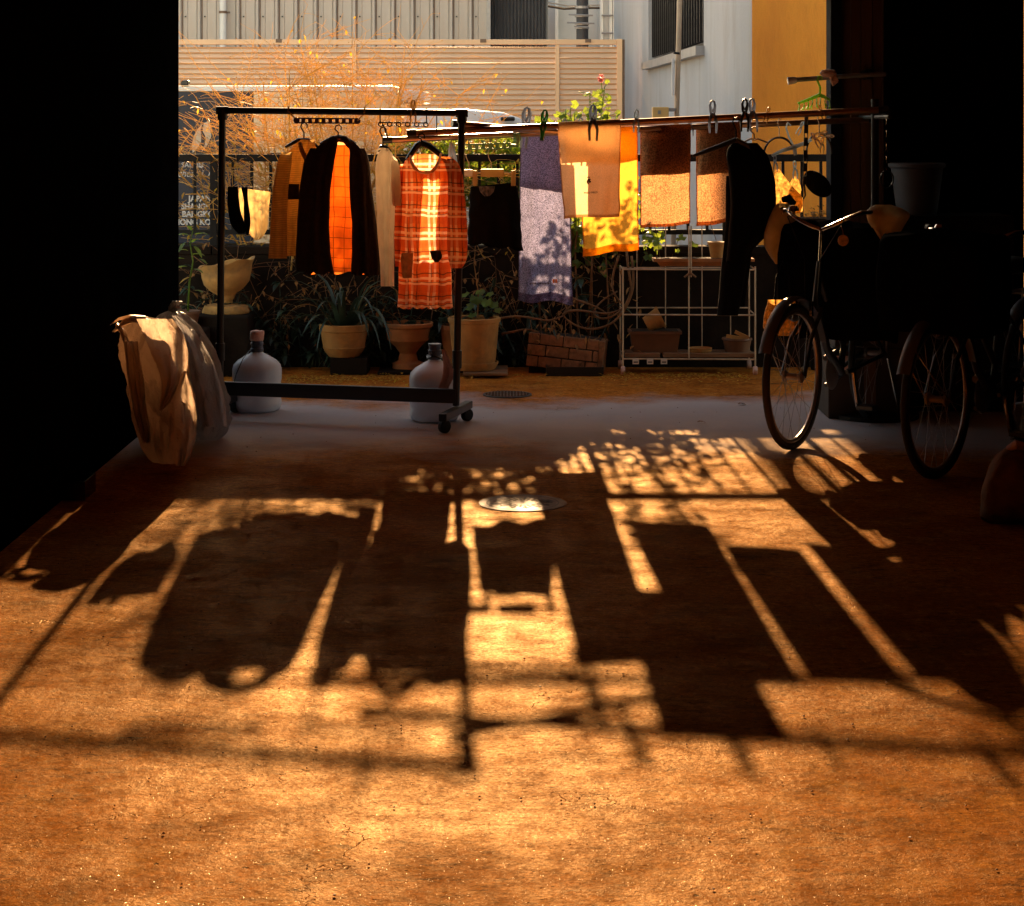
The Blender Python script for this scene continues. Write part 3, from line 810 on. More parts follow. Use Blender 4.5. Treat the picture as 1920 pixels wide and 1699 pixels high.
# leaf emblem: two halves of a leaf
def leafhalf(pts): return MB().prism([(P(a, b, TY).x, P(a, b, TY).z) for a, b in pts], TY, TY + .004, lambda p, q, d: Vector((p, d, q)))
build(leafhalf([(361, 287), (360, 272), (363, 256), (370, 243), (380, 231), (376, 243), (377, 255), (377, 265), (372, 276), (366, 283)]), 'leaf_emblem', M['logo_cream'], up_n)
build(leafhalf([(382, 231), (392, 226), (396, 240), (396, 256), (390, 270), (383, 280), (376, 287), (384, 272), (386, 258), (380, 246)]), 'leaf_emblem', M['logo_cream'], up_n)

# ================================================================== RACK, POLES AND LAUNDRY
def Dr(x):                                   # depth of the clothes rack at a photo column
    return 10.02 + (9.72 - 10.02) * (x - 415) / (866 - 415)

rk = thing('clothes_rack', 'black tubular clothes rack on casters holding hung garments', 'clothes rack', (-.87, 9.87, 0))
tl, tr_ = P(417, 207, Dr(417)), P(866, 212, Dr(866))
bl, br = P(412, 722, Dr(412)), P(855, 742, Dr(855))
bl.z, br.z = .13, .14
build(MB().tube([tl, tr_], .0165, 12), 'top_bar', M['rackblack'], rk, smooth=True)
for t, b_ in ((tl, bl), (tr_, br)):
    foot = Vector((b_.x, b_.y, .085))
    build(MB().tube([t + Vector((0, 0, -.03)), foot + Vector((0, 0, .02))], .0175, 12), 'post', M['rackblack'], rk, smooth=True)
    build(MB().tube([t + Vector((0, 0, -.05)), t + Vector((0, 0, .012))], .025, 12).tube([t + Vector((-.03, 0, 0)), t + Vector((.03, 0, 0))], .0205, 12), 'corner_joint', M['rackblack'], rk, smooth=True)
    mid = t.lerp(foot, .93)
    build(MB().tube([t.lerp(foot, .80), t.lerp(foot, .86)], .024, 12), 'sleeve', M['rackblack'], rk, smooth=True)
    fd = Vector((.25, .968, 0))                       # feet stand square to the rack
    ft = build(MB().bar(Vector((foot.x, foot.y, .079)) - fd * .235, Vector((foot.x, foot.y, .079)) + fd * .235, .04, .038), 'foot', M['rackblack'], rk, bevel=.004)
    for dy in (-.2, .2):
        c = Vector((foot.x + fd.x * dy, foot.y + fd.y * dy, .032))
        w = build(MB().lathe([(.0, -.016), (.026, -.016), (.032, -.010), (.032, .010), (.026, .016), (0, .016)], c, 18, Matrix.Rotation(-.9, 3, 'Z') @ Matrix.Rotation(PI / 2, 3, 'Y')), 'caster', M['rubber'], ft, smooth=True)
        build(MB().box((c.x, c.y, .064), (.022, .022, .010)).tube([c + Vector((0, 0, .026)), c + Vector((0, 0, .045))], .012, 8), 'caster_fork', M['rackblack'], ft)
mb = MB()
for (z0, z1, off) in ((.118, .188, -.012),):
    a, b_ = Vector((bl.x, bl.y + off, 0)), Vector((br.x, br.y + off, 0))
    d = (b_ - a).normalized(); nn = Vector((-d.y, d.x, 0)) * .012
    q = [a - nn, b_ - nn, b_ + nn, a + nn]
    vs_ = [p + Vector((0, 0, z0)) for p in q] + [p + Vector((0, 0, z1)) for p in q]
    mb.add(vs_, [(0, 3, 2, 1), (4, 5, 6, 7), (0, 1, 5, 4), (1, 2, 6, 5), (2, 3, 7, 6), (3, 0, 4, 7)])
build(mb, 'bottom_rail', M['rackblack'], rk, bevel=.003)

# drying poles
def pole(label, a, b, r, n=12, endcap=M['blackplastic'], mt=M['alu']):
    t = thing('drying_pole', label, 'pole', tuple(a), 'laundry poles')
    build(MB().tube([a, b], r, n), 'tube', mt, t, smooth=True)
    d = (b - a).normalized()
    for p, s_ in ((a, 1), (b, -1)):
        build(MB().tube([p - d * s_ * .012, p + d * s_ * .035], [r * 1.15, r * 1.15], n), 'end_cap', endcap, t, smooth=True)
    return t
fp0, fp1 = P(768, 250, 9.82), P(1660, 206, 9.72)
bp0, bp1 = P(722, 263, 9.98), P(1640, 224, 10.38)
ap0, ap1 = P(852, 232, 9.78), P(1062, 250, 9.98)
pole('front laundry pole rising to the right in front of the towels', fp0, fp1, .0165)
pole('rear laundry pole slung behind, carrying the brown and orange towels', bp0, bp1, .015)
pole('short laundry pole slanting down from the rack corner to the purple towel', ap0, ap1, .0165)
def onpole(p0, p1, x, dy=0):                 # point of a pole at a photo column
    lo, hi = 0., 1.
    for _ in range(40):
        m_ = (lo + hi) / 2; q = p0.lerp(p1, m_)
        if q.x / q.y * F + HX < x: lo = m_
        else: hi = m_
    return p0.lerp(p1, lo)
# stand that carries the right ends of the poles
ps = thing('pole_stand', 'dark steel stand carrying the right ends of the laundry poles', 'stand', (fp1.x + .02, 9.95, 0))
sx_ = fp1.x + .012
build(MB().tube([(sx_, 10.06, .03), (sx_, 10.06, 1.62)], .02, 10), 'upright', M['iron'], ps, smooth=True)
build(MB().lathe([(.22, 0), (.22, .02), (.05, .045), (.02, .05)], (sx_, 10.06, .001), 24), 'base_plate', M['iron'], ps)
build(MB().tube([(sx_, 9.66, fp1.z - .035), (sx_, 10.5, fp1.z - .035)], .011, 8), 'cross_arm', M['iron'], ps, smooth=True)
for y_, zt in ((9.68, fp1.z), (9.78, fp1.z), (10.46, fp1.z)):
    build(MB().tube([(sx_, y_, fp1.z - .03), (sx_, y_, fp1.z + .012)], .006, 6), 'peg', M['iron'], ps)
# links hanging the left pole ends from the rack
def wirehang(name, label, pts, r, mt, cat):
    return solo(MB().tube(pts, r, 6), name, mt, label, cat, smooth=True)
q0, q1 = onpole(tl, tr_, 713), P(713, 262, 9.98)
ch = thing('link_strip', 'black perforated link strip hanging under the rack bar holding a pole end', 'hanging link', q1)
mb = MB()
a, b_ = P(712, 232, 9.84), P(800, 233, 9.80)
ring = [a.lerp(b_, t) for t in (0, 1)]
build(mb.bar(a + Vector((0, 0, .006)), b_ + Vector((0, 0, .006)), .006, .006).bar(a - Vector((0, 0, .010)), b_ - Vector((0, 0, .010)), .006, .004), 'strip', M['blackplastic'], ch)
mb = MB()
for i in range(6):
    c = a.lerp(b_, (i + .1) / 5.2)
    mb.tube([c + Vector((math.cos(t) * .011, 0, math.sin(t) * .011 - .002)) for t in [2 * PI * k_ / 12 for k_ in range(12)]], .0035, 6, closed=True)
build(mb, 'ring', M['blackplastic'], ch, smooth=True)
for xx in (713, 800):
    t = onpole(tl, tr_, xx)
    c = P(xx, 232, t.y)
    build(MB().tube([c, t + Vector((0, -.021, 0)), t + Vector((0, -.012, .018)), t + Vector((0, .012, .018)), t + Vector((0, .02, 0))], .0035, 6), 'hook', M['blackplastic'], ch, smooth=True)
build(MB().tube([P(718, 234, 9.84), bp0 + Vector((0.02, 0, .0))], .004, 6), 'hanger_wire', M['blackplastic'], ch, smooth=True)
t = onpole(tl, tr_, 819)
wirehang('hook_wire', 'thin black wire dropping from the rack bar to the front pole', [t + Vector((0, .02, 0)), t + Vector((0, 0, .02)), t + Vector((0, -.02, 0)), P(819, 230, 9.77), onpole(fp0, fp1, 819) + Vector((0, -.018, 0)), onpole(fp0, fp1, 819) + Vector((0, 0, -.02)), onpole(fp0, fp1, 819) + Vector((0, .018, 0))], .0028, M['blackplastic'], 'wire')
t = ap0.lerp(ap1, .06)
wirehang('tie_cord', 'brown cord tying the short pole to the rack post', [t + Vector((math.cos(k_ * .9) * .022, math.sin(k_ * .9) * .022 - .0, .012 * math.sin(k_ * 2.1) + .002 * k_)) for k_ in range(30)], .003, M['vine'], 'cord')

# ------------------------------------------------------------------ cloth builders
def rows_at(rows, n, sm=1):
    r = np.array(rows, float); y = r[:, 0]
    ys = np.linspace(y[0], y[-1], n + 1)
    out = [ys]
    for c in range(1, r.shape[1]):
        q = np.interp(ys, y, r[:, c])
        for _ in range(sm):
            p = q.copy(); p[1:-1] = (q[:-2] + 2 * q[1:-1] + q[2:]) / 4; q = p
        out.append(q)
    return np.stack(out, 1)

def tubecloth(mb, rows, D, nu=44, nv=30, k=5, amp=.012, seed=0, skt=0, skb=0, Dx=0., sm=1, wav=0, neck=None, slit=None):
    R = rows_at(rows, nv, sm); rg = random.Random(seed)
    ph = [rg.uniform(0, 6.28) for _ in range(6)]
    def fn(u, v):
        y, xl, xr, dep = R[int(round(v * nv))]
        th = 2 * PI * u; c, s_ = math.cos(th), math.sin(th)
        cc = math.copysign(abs(c) ** .82, c); ss = math.copysign(abs(s_) ** .7, s_)
        side = 0 if s_ < 0 else 2.1
        w = .2 + .8 * v
        f = amp * w * (math.sin(k * cc * 1.6 + ph[0] + side + .9 * math.sin(v * 3 + ph[1])) + .5 * math.sin(2.3 * k * cc + ph[2] + side + v * 2))
        n_ = noise.noise(Vector((cc * 2.2 + seed, ss, v * 3.5))) * amp * 1.2
        n_ += (abs(noise.noise(Vector((cc * 5 + seed, ss * 2, v * 7 + cc * 2)))) - .2) * amp * .9 + noise.noise(Vector((cc * 11, seed, v * 14))) * amp * .35
        x = (xl + xr) / 2 + (xr - xl) / 2 * cc
        x += noise.noise(Vector((v * 5, seed * 3.3, c))) * (xr - xl) * .03
        yy = y + (skt * (1 - v) + skb * v) * cc + wav * v * math.sin(k * cc * 1.6 + ph[0] + side)
        if neck and s_ < 0 and abs(x - neck[0]) < neck[1]:
            yy = max(yy, neck[2] + neck[3] * (1 - ((x - neck[0]) / neck[1]) ** 2))
        d = D + Dx * (x - HX) / 100 + dep * ss + (f + n_) * abs(s_)
        return P(x, yy, d)
    mb.grid(fn, nu, nv, closeu=True)
    if slit:                                  # opening in the back layer
        u0, u1, v0, v1 = slit
        mb.f = [f for f in mb.f if not (u0 <= (min(q % nu for q in f)) / nu <= u1 and v0 <= min(q // nu for q in f) / nv <= v1)]
    return mb

def sheet(mb, rows, D, nu=26, nv=34, k=4, amp=.012, seed=0, skt=0, skb=0, bulge=0., wav=0, sm=2, Dz=0.):
    R = rows_at(rows, nv, sm); rg = random.Random(seed)
    ph = [rg.uniform(0, 6.28) for _ in range(6)]
    def fn(u, v):
        y, xl, xr = R[int(round(v * nv))][:3]
        c = 2 * u - 1; w = .15 + .85 * v
        f = amp * w * (math.sin(k * c * 1.7 + ph[0] + .8 * math.sin(v * 2.5 + ph[1])) + .5 * math.sin(2.4 * k * c + ph[2] + 1.3 * v))
        f += noise.noise(Vector((c * 1.8 + seed * 1.7, v * 4, .3))) * amp * 1.4 + (abs(noise.noise(Vector((c * 4, v * 6 + c * 2, seed)))) - .2) * amp * .9
        x = xl + (xr - xl) * u + noise.noise(Vector((v * 6, seed * 2.1, u * .5))) * (xr - xl) * .02
        yy = y + (skt * (1 - v) + skb * v) * c + wav * v * math.sin(k * c * 1.5 + ph[3])
        return P(x, yy, D - bulge * (1 - c * c) + f + Dz * v)
    return mb.grid(fn, nu, nv)

def towel(label, name, p0, p1, xlt, xrt, xlb, xrb, yb, yback, mt, group, seed=0, k=3, amp=.010, wav=2, r=.019, skb=0, hem=None, backx=(0, 0), cat='towel', fold=0):
    """one sheet of cloth: up the front, over the pole and down the back; hems are separate strips"""
    c = onpole(p0, p1, (xlt + xrt) / 2); D = c.y
    zt = c.z; zb = P(0, yb, D - r).z; zk = P(0, yback, D + r).z
    rg = random.Random(seed); ph = [rg.uniform(0, 6.28) for _ in range(6)]
    nf, na, nb = 40, 8, 22
    X = lambda x: (x - HX) / F * D
    xl0, xr0, xl1, xr1 = X(xlt), X(xrt), X(xlb), X(xrb)
    slope = (p1 - p0).z / (p1 - p0).x
    def pt(u, s_, kind):
        cc = 2 * u - 1
        if kind == 'f':
            v = s_; z = zt + (zb - zt) * v
            w = .08 + .92 * v
            x = (xl0 + (xl1 - xl0) * v) * (1 - u) + (xr0 + (xr1 - xr0) * v) * u
            x += noise.noise(Vector((v * 5, seed, u * .4))) * .006 * v
            f = amp * w * (math.sin(k * cc * 1.6 + ph[0] + .7 * math.sin(2.2 * v + ph[1])) + .4 * math.sin(2.6 * k * cc + ph[2] + v))
            f += noise.noise(Vector((cc * 2 + seed * 1.3, v * 4.5, .7))) * amp * 1.1 * w + (abs(noise.noise(Vector((cc * 3.3, v * 5 + cc * 1.5, seed + .5)))) - .2) * amp * 1.2
            z += v * (wav * math.sin(k * cc * 1.4 + ph[3]) + skb * cc) * -D / F
            z += (x - c.x) * slope
            return Vector((x, D - r + f - .004 * w, z))
        if kind == 'a':
            a = PI * s_
            x = xl0 * (1 - u) + xr0 * u
            return Vector((x, D - r * math.cos(a), zt + r * math.sin(a) + (x - c.x) * slope))
        v = s_; z = zt + (zk - zt) * v
        x = (xl0 + (xl1 - xl0) * v * .5 + backx[0] * v * D / F) * (1 - u) + (xr0 + (xr1 - xr0) * v * .5 + backx[1] * v * D / F) * u
        f = amp * .6 * v * math.sin(k * cc * 1.5 + ph[4])
        z += v * 1.5 * math.sin(k * cc + ph[5]) * -D / F + (x - c.x) * slope
        return Vector((x, D + r + f + .004, z))
    seq = [('f', 1 - i / nf) for i in range(nf)] + [('a', i / na) for i in range(na)] + [('b', i / nb) for i in range(nb + 1)]
    mb = MB(); nv = len(seq) - 1
    mb.grid(lambda u, v: pt(u, seq[int(round(v * nv))][1], seq[int(round(v * nv))][0]), 30, nv)
    t = thing(name, label, cat, (c.x, D, zb), group)
    o = build(mb, 'cloth', mt, t, smooth='all', fixn=False)
    for j in range(fold):  # added opaque layer that stops sunlight behind the doubled cloth
        m3 = MB(); m3.grid(lambda u, v: pt(u, v * .97, 'b') + Vector((0, .005 + .005 * j, 0)), 30, 22)
        build(m3, 'inner_fold', M['darkbrown_cloth'], t, smooth='all', fixn=False)
    if hem:
        m2 = MB(); m2.grid(lambda u, v: pt(u, 1 - hem * (1 - v), 'f') + Vector((0, -.003, 0)), 30, 3)
        build(m2, 'hem', mt, t, smooth='all', fixn=False)
    for uu in (0., 1.):
        build(MB().tube([pt(uu, i / 24, 'f') for i in range(25)], .0028, 5), 'selvedge', mt, t, smooth='all')
    t_pt = lambda u, v: pt(u, v, 'f')
    return t, t_pt

TG = 'towels on the laundry poles'
# purple towel
pt_, f_pu = towel('long purple terry towel with small orange tag, hanging lowest', 'towel', ap0 + Vector((0, .42, 0)), ap1 + Vector((0, .40, 0)), 977, 1064, 972, 1073, 566, 352, M['purple_towel'], TG, seed=3, k=3, amp=.016, wav=3, hem=.05, skb=-2)
tw, f_tan = towel('short tan towel with small dark emblem, nearest of the towels', 'towel', fp0, fp1, 1046, 1163, 1058, 1160, 408, 300, M['tan_towel'], TG, seed=5, k=2, amp=.006, wav=1.5, hem=.03)
tw2, f_or = towel('bright orange towel hanging behind the tan one', 'towel', bp0, bp1, 1094, 1194, 1093, 1196, 474, 300, M['orange_towel'], TG, seed=8, k=3, amp=.010, wav=1.5, hem=.06, skb=-4)
tw3, f_b1 = towel('brown loose-weave towel right of the orange one, glowing below its dark fold', 'towel', bp0, bp1, 1201, 1294, 1201, 1292, 424, 322, M['brown_towel'], TG, seed=12, fold=1, k=2, amp=.008, wav=1.5, hem=.03, skb=-3)
tw4, f_b2 = towel('brown loose-weave towel half hidden by the black hanging clothes', 'towel', bp0, bp1, 1306, 1388, 1306, 1384, 418, 322, M['brown_towel'], TG, seed=17, fold=1, k=2, amp=.008, wav=2, hem=.04, skb=-6)
# emblem and words on the tan towel, tag and words on the purple one
q = f_tan(.46, .60) + Vector((0, -.006, 0))
mb = MB(); rg = random.Random(4)
for i in range(26):
    a = rg.uniform(0, 6.28); rr = rg.random() ** .5
    c = q + Vector((rr * .010 * math.cos(a) + .002, 0, rr * .019 * math.sin(a)))
    mb.lathe([(rg.uniform(.002, .0045), 0), (.001, .0015)], c, 7, Matrix.Rotation(PI / 2, 3, 'X'))
build(mb, 'emblem', M['embroid'], tw)
q = f_tan(.50, .735) + Vector((0, -.007, 0))
text_mesh('POLO FIELD.', 'lettering', M['embroid'], tw, q, .0125, ext=.0006, rot=(PI / 2, -.06, 0), bold=.0004)
q = f_pu(.62, .885) + Vector((0, -.012, 0))
for i in range(2):
    build(MB().box(q + Vector((.010 + i * .0125, 0, .002)), (.011, .002, .020)), 'woven_tag', M['embroid_or'], pt_)
mb = MB(); rg = random.Random(14); q = f_pu(.22, .885) + Vector((0, -.014, 0))
for i in range(12): mb.box(q + Vector((i * .0085, 0, rg.uniform(-.001, .001))), (rg.uniform(.004, .007), .002, rg.uniform(.007, .011)))
build(mb, 'stitched_mark', M['embroid'], pt_)

# ------------------------------------------------------------------ hangers
def hanger(label, x, ytop, ysh, xl, xr, D, mt, yend=None, thick=.006, hookr=.004, name='clothes_hanger', bow=1.):
    yend = yend or ysh + 14
    t = thing(name, label, 'hanger', P(x, yend, D), 'clothes hangers')
    n = P(x, ysh, D)
    top = P(x, ytop, D)
    s = D / F
    hk = [n, n.lerp(top, .45), top + Vector((-6 * s, 0, -6 * s)), top + Vector((-4 * s, 0, 0)), top + Vector((2 * s, 0, 2 * s)), top + Vector((6 * s, 0, -2 * s)), top + Vector((5.5 * s, 0, -8 * s))]
    build(MB().tube(hk, hookr, 6), 'hook', M['wire'] if mt is not M['blackplastic'] else mt, t, smooth=True)
    L_, R_ = P(xl, yend, D), P(xr, yend, D)
    for e_ in (L_, R_):
        arm = [n + Vector((0, 0, .0)), n.lerp(e_, .3) + Vector((0, 0, .010 * bow)), n.lerp(e_, .7) + Vector((0, 0, .004 * bow)), e_]
        build(MB().tube(arm, [thick * 1.6, thick * 1.7, thick * 1.5, thick], 8), 'arm', mt, t, smooth=True)
    return t

GG = 'garments on the clothes rack'
def garment(name, label, cat, D, base):
    return thing(name, label, cat, base, GG)

# socks and cream cloth on a low line between rack post and cardigan
LD = 10.05
a, b_ = P(418, 352, LD), P(560, 345, LD + .05)
sl = solo(MB().tube([a, a.lerp(b_, .3) - Vector((0, 0, .004)), a.lerp(b_, .6) - Vector((0, 0, .006)), b_], .0022, 6), 'string', M['wire'], 'thin string tied from the rack post towards the cardigan', 'string', smooth=True)
for i, (lab, rows) in enumerate((
        ('wide black sock hanging beside the rack post', [(350, 427, 446, .010), (375, 426, 448, .014), (400, 428, 452, .016), (420, 432, 458, .016), (432, 440, 462, .014), (438, 447, 458, .006)]),
        ('narrow black sock overlapping the cream cloth', [(351, 452, 464, .008), (375, 457, 465, .012), (395, 457, 468, .014), (415, 457, 470, .014), (430, 459, 469, .012), (441, 462, 466, .005)]))):
    m_ = tubecloth(MB(), rows, LD - .03 - .005 * i, 20, 22, 2, .003, 40 + i)
    solo(m_, 'sock', M['black_cloth'], lab, 'sock', 'socks on the string', smooth='all')
mb = sheet(MB(), [(356, 447, 507), (375, 448, 506), (400, 452, 504), (425, 460, 502), (443, 470, 494), (450, 478, 486)], LD, 26, 26, 3, .014, 6, skt=4, bulge=-.02)
cc_ = solo(mb, 'cream_cloth', M['cream_cloth'], 'glowing cream cotton cloth sagging behind the black socks', 'cloth', smooth='all', fixn=False)

# brown ribbed cardigan
D = 9.98
g_ = garment('cardigan', 'brown ribbed cardigan hung left of the dark jacket', 'cardigan', D, P(545, 485, D))
build(tubecloth(MB(), [(262, 563, 590, .02), (275, 548, 592, .04), (295, 530, 594, .055), (340, 525, 594, .06), (400, 522, 592, .06), (450, 520, 592, .06), (480, 520, 592, .055)], D, 44, 30, 5, .018, 51), 'body', M['cardigan'], g_, smooth='all')
build(tubecloth(MB(), [(285, 527, 548, .02), (310, 518, 546, .035), (360, 511, 540, .04), (420, 507, 538, .038), (485, 503, 538, .035)], D - .085, 28, 30, 3, .006, 52), 'sleeve', M['cardigan'], g_, smooth='all')
build(sheet(MB(), [(345, 538, 561), (374, 538, 561)], D - .082, 8, 8, 2, .002, 53), 'pocket', M['darkbrown_cloth'], g_, smooth='all', fixn=False)
build(MB().tube([P(562, 268, D - .05), P(566, 282, D - .07), P(574, 300, D - .075), P(580, 320, D - .07)], [.010, .012, .010, .006], 8), 'collar', M['cardigan'], g_, smooth='all')
hanger('dark hanger inside the brown cardigan', 570, 232, 262, 535, 597, D, M['blackplastic'], 276)

# dark jacket, open, with orange quilted lining
D = 9.93
g_ = garment('jacket', 'dark open jacket with orange quilted lining, hung in mid rack', 'jacket', D, P(633, 515, D))
build(sheet(MB(), [(272, 608, 662), (285, 596, 674), (330, 590, 684), (420, 584, 690), (512, 578, 694)], D + .075, 30, 34, 5, .020, 61, bulge=-.02, wav=3), 'lining', M['lining'], g_, smooth='all', fixn=False)
build(sheet(MB(), [(266, 606, 664), (285, 590, 680), (330, 582, 692), (420, 577, 696), (508, 571, 700)], D + .094, 30, 34, 4, .012, 61, bulge=-.02), 'back_panel', mat('orange_shell_back', (.55, .14, .02), .85, trans=.75, tcol=(1, .5, .2), var=.1), g_, smooth='all', fixn=False)
build(tubecloth(MB(), [(265, 606, 634, .012), (280, 590, 632, .02), (310, 582, 626, .03), (360, 578, 619, .03), (420, 574, 617, .03), (470, 572, 620, .03), (512, 570, 626, .026)], D - .045, 34, 34, 4, .014, 62, wav=4), 'front_panel', M['darkbrown_cloth'], g_, smooth='all')
build(tubecloth(MB(), [(266, 648, 664, .012), (282, 656, 680, .02), (310, 654, 688, .03), (360, 655, 690, .03), (420, 660, 694, .03), (470, 660, 698, .03), (514, 658, 700, .026)], D - .045, 34, 34, 4, .014, 63, wav=4), 'front_panel', M['darkbrown_cloth'], g_, smooth='all')
build(tubecloth(MB(), [(278, 582, 598, .015), (300, 570, 594, .04), (350, 562, 590, .045), (420, 557, 586, .042), (470, 554, 586, .040), (508, 554, 588, .036)], D - .02, 28, 32, 3, .006, 64), 'sleeve', M['darkbrown_cloth'], g_, smooth='all')
build(tubecloth(MB(), [(278, 666, 684, .015), (300, 672, 692, .04), (350, 676, 697, .045), (420, 682, 706, .042), (470, 688, 712, .040), (516, 690, 714, .036)], D - .02, 28, 32, 3, .006, 65), 'sleeve', M['darkbrown_cloth'], g_, smooth='all')
build(MB().tube([P(612, 272, D - .05), P(622, 262, D - .01), P(636, 259, D + .03), P(648, 262, D - .01), P(656, 274, D - .05)], [.014, .018, .02, .018, .014], 10), 'collar', M['darkbrown_cloth'], g_, smooth='all')
hanger('thin hanger inside the dark open jacket', 634, 236, 258, 600, 668, D, M['blackplastic'], 270)

# white shirt, side on
D = 9.86
g_ = garment('shirt', 'white long shirt hung edge-on between jacket and plaid dress', 'shirt', D, P(725, 537, D))
build(tubecloth(MB(), [(278, 716, 728, .02), (290, 707, 738, .06), (320, 704, 744, .10), (380, 705, 742, .10), (440, 708, 740, .09), (500, 713, 739, .085), (537, 714, 739, .08)], D, 44, 36, 6, .016, 71), 'body', M['white_cloth'], g_, smooth='all')
build(tubecloth(MB(), [(296, 736, 745, .012), (312, 733, 750, .035), (350, 733, 752, .045), (378, 735, 753, .045), (386, 737, 752, .04)], D - .07, 26, 22, 3, .004, 72, skt=4), 'sleeve', M['white_cloth'], g_, smooth='all')
build(MB().tube([P(716 + 10 * math.cos(t) , 284 + 5 * math.sin(t), D - .02 + .07 * math.sin(t)) for t in [2 * PI * i / 20 for i in range(20)]], .005, 6, closed=True), 'neckband', M['white_cloth'], g_, smooth='all')
hanger('black hanger inside the white shirt', 718, 240, 276, 709, 733, D, M['blackplastic'], 284)

# plaid dress
D = 9.80
g_ = garment('dress', 'orange plaid dress with white checks hung beside the right rack post', 'dress', D, P(800, 578, D))
pb = build(tubecloth(MB(), [(289, 772, 826, .018), (294, 766, 836, .035), (302, 758, 848, .05), (314, 753, 856, .06), (330, 752, 858, .068), (360, 753, 852, .072), (420, 753, 846, .078), (480, 750, 845, .085), (530, 748, 846, .09), (577, 745, 849, .095)], D, 76, 64, 8, .022, 81, wav=3, sm=1, neck=(797, 28, 292, 32), slit=(.19, .265, .10, .62)), 'body', M['plaid'], g_, smooth='all')
build(tubecloth(MB(), [(294, 826, 846, .02), (306, 834, 860, .04), (330, 840, 868, .052), (370, 840, 872, .055), (420, 838, 876, .055), (460, 838, 877, .055), (488, 841, 875, .05), (503, 846, 866, .03)], D - .13, 36, 36, 4, .012, 82), 'sleeve', M['plaid'], g_, smooth='all')
build(tubecloth(MB(), [(308, 750, 764, .02), (340, 743, 760, .04), (400, 740, 758, .045), (460, 739, 757, .045), (500, 741, 753, .03)], D + .02, 28, 30, 3, .010, 83), 'sleeve', M['plaid'], g_, smooth='all')
nk = [P(769, 292, D - .05), P(771, 304, D - .065), P(777, 316, D - .078), P(788, 323, D - .080), P(800, 325, D - .080), P(811, 322, D - .086), P(819, 312, D - .078), P(824, 299, D - .065), P(827, 288, D - .045)]
build(MB().tube(nk, .0065, 8), 'neckband', M['white_cloth'], g_, smooth='all')
build(sheet(MB(), [(474, 753, 775), (490, 751, 774), (522, 755, 772)], D - .115, 10, 12, 2, .004, 85), 'printed_pocket', M['patch'], g_, smooth='all', fixn=False)
build(sheet(MB(), [(470, 806, 826), (482, 808, 830), (492, 815, 822)], D - .118, 10, 10, 2, .006, 86), 'bow', M['darkbrown_cloth'], g_, smooth='all', fixn=False)
mb = MB()
for i in range(6): mb.lathe([(.004, -.002), (.004, .002)], P(792 - .6 * i, 334 + i * 9, D - .088), 8, Matrix.Rotation(PI / 2, 3, 'X'))
build(mb, 'button', M['cream_cloth'], g_)
t = hanger('broad black hanger in the neck of the plaid dress', 790, 252, 268, 763, 838, D, M['blackplastic'], 300, thick=.010)

# black shorts on a tan clip hanger
D = 10.2
g_ = garment('shorts', 'black shorts clipped to a tan bar hanger right of the rack', 'shorts', D, P(930, 470, D))
build(tubecloth(MB(), [(346, 882, 968, .020), (360, 881, 971, .04), (400, 879, 975, .055), (440, 877, 979, .06), (462, 877, 982, .06)], D, 48, 26, 4, .010, 91, skt=-4, skb=6, wav=4), 'body', M['black_cloth'], g_, smooth='all')
build(sheet(MB(), [(349, 897, 928), (360, 900, 926), (368, 908, 918)], D - .07, 10, 10, 4, .004, 92), 'waist_tie', mat('striped_tie', (.10, .10, .12), .8, var=.8, scale=60), g_, smooth='all', fixn=False)
hb = thing('clip_hanger', 'tan bar clip hanger gripping the black shorts', 'hanger', P(920, 345, D), 'clothes hangers')
build(MB().tube([P(864, 324, D), P(966, 326, D)], .006, 8), 'bar', M['tanplastic'], hb, smooth=True)
build(MB().box2(P(901, 332, D - .012), P(945, 317, D + .012)), 'centre_block', M['tanplastic'], hb, bevel=.004)
build(MB().box2(P(868, 331, D - .010), P(886, 318, D + .010)), 'end_block', M['pvc'], hb, bevel=.003)
for xx in (886, 958):
    build(MB().box2(P(xx, 349, D - .028), P(xx + 9, 320, D - .016)).box2(P(xx, 349, D + .016), P(xx + 9, 320, D + .028)).box2(P(xx + 1, 326, D - .0155), P(xx + 8, 321, D + .0155)), 'clip', M['tanplastic'], hb, bevel=.003)
for xx in (880, 922):
    build(MB().tube([P(xx, 317, D), P(xx - 1, 306, D), P(xx - 6, 295, D), P(xx - 7, 286, D), P(xx - 3, 278, D), onpole(bp0, bp1, xx) + Vector((0, 0, .018))], .0025, 6), 'hook', M['wire'], hb, smooth=True)

# perforated plastic strip hangers
def perf(label, x0, x1, y0, y1, D, h, mt, n):
    t = thing('perforated_hanger', label, 'hanger', P((x0 + x1) / 2, (y0 + y1) / 2, D), 'perforated strip hangers')
    a, b_ = P(x0, y0, D), P(x1, y1, D); d = b_ - a; hh = h * D / F / 2
    mb = MB(); w = 1.0 / n
    for i in range(n):                                   # plate with square-ended holes
        s0, s1 = a + d * (w * i), a + d * (w * (i + 1))
        m0, m1 = a + d * (w * (i + .28)), a + d * (w * (i + .72))
        for (p, q) in ((s0, m0), (m1, s1)):
            mb.add([p + Vector((0, dy, dz)) for dy in (-.003, .003) for dz in (-hh, hh)] + [q + Vector((0, dy, dz)) for dy in (-.003, .003) for dz in (-hh, hh)],
                   [(0, 1, 3, 2), (4, 6, 7, 5), (0, 4, 5, 1), (2, 3, 7, 6), (0, 2, 6, 4), (1, 5, 7, 3)])
        for sg in (-1, 1):
            p, q = m0 + Vector((0, 0, sg * hh * .76)), m1 + Vector((0, 0, sg * hh * .76))
            mb.bar(p, q, .006, hh * .48)
    build(mb, 'strip', mt, t)
    return t, a, b_
t, a, b_ = perf('violet perforated strip hanger under the rack bar', 556, 670, 226, 227, 9.89, 11, M['purple_plastic'], 9)
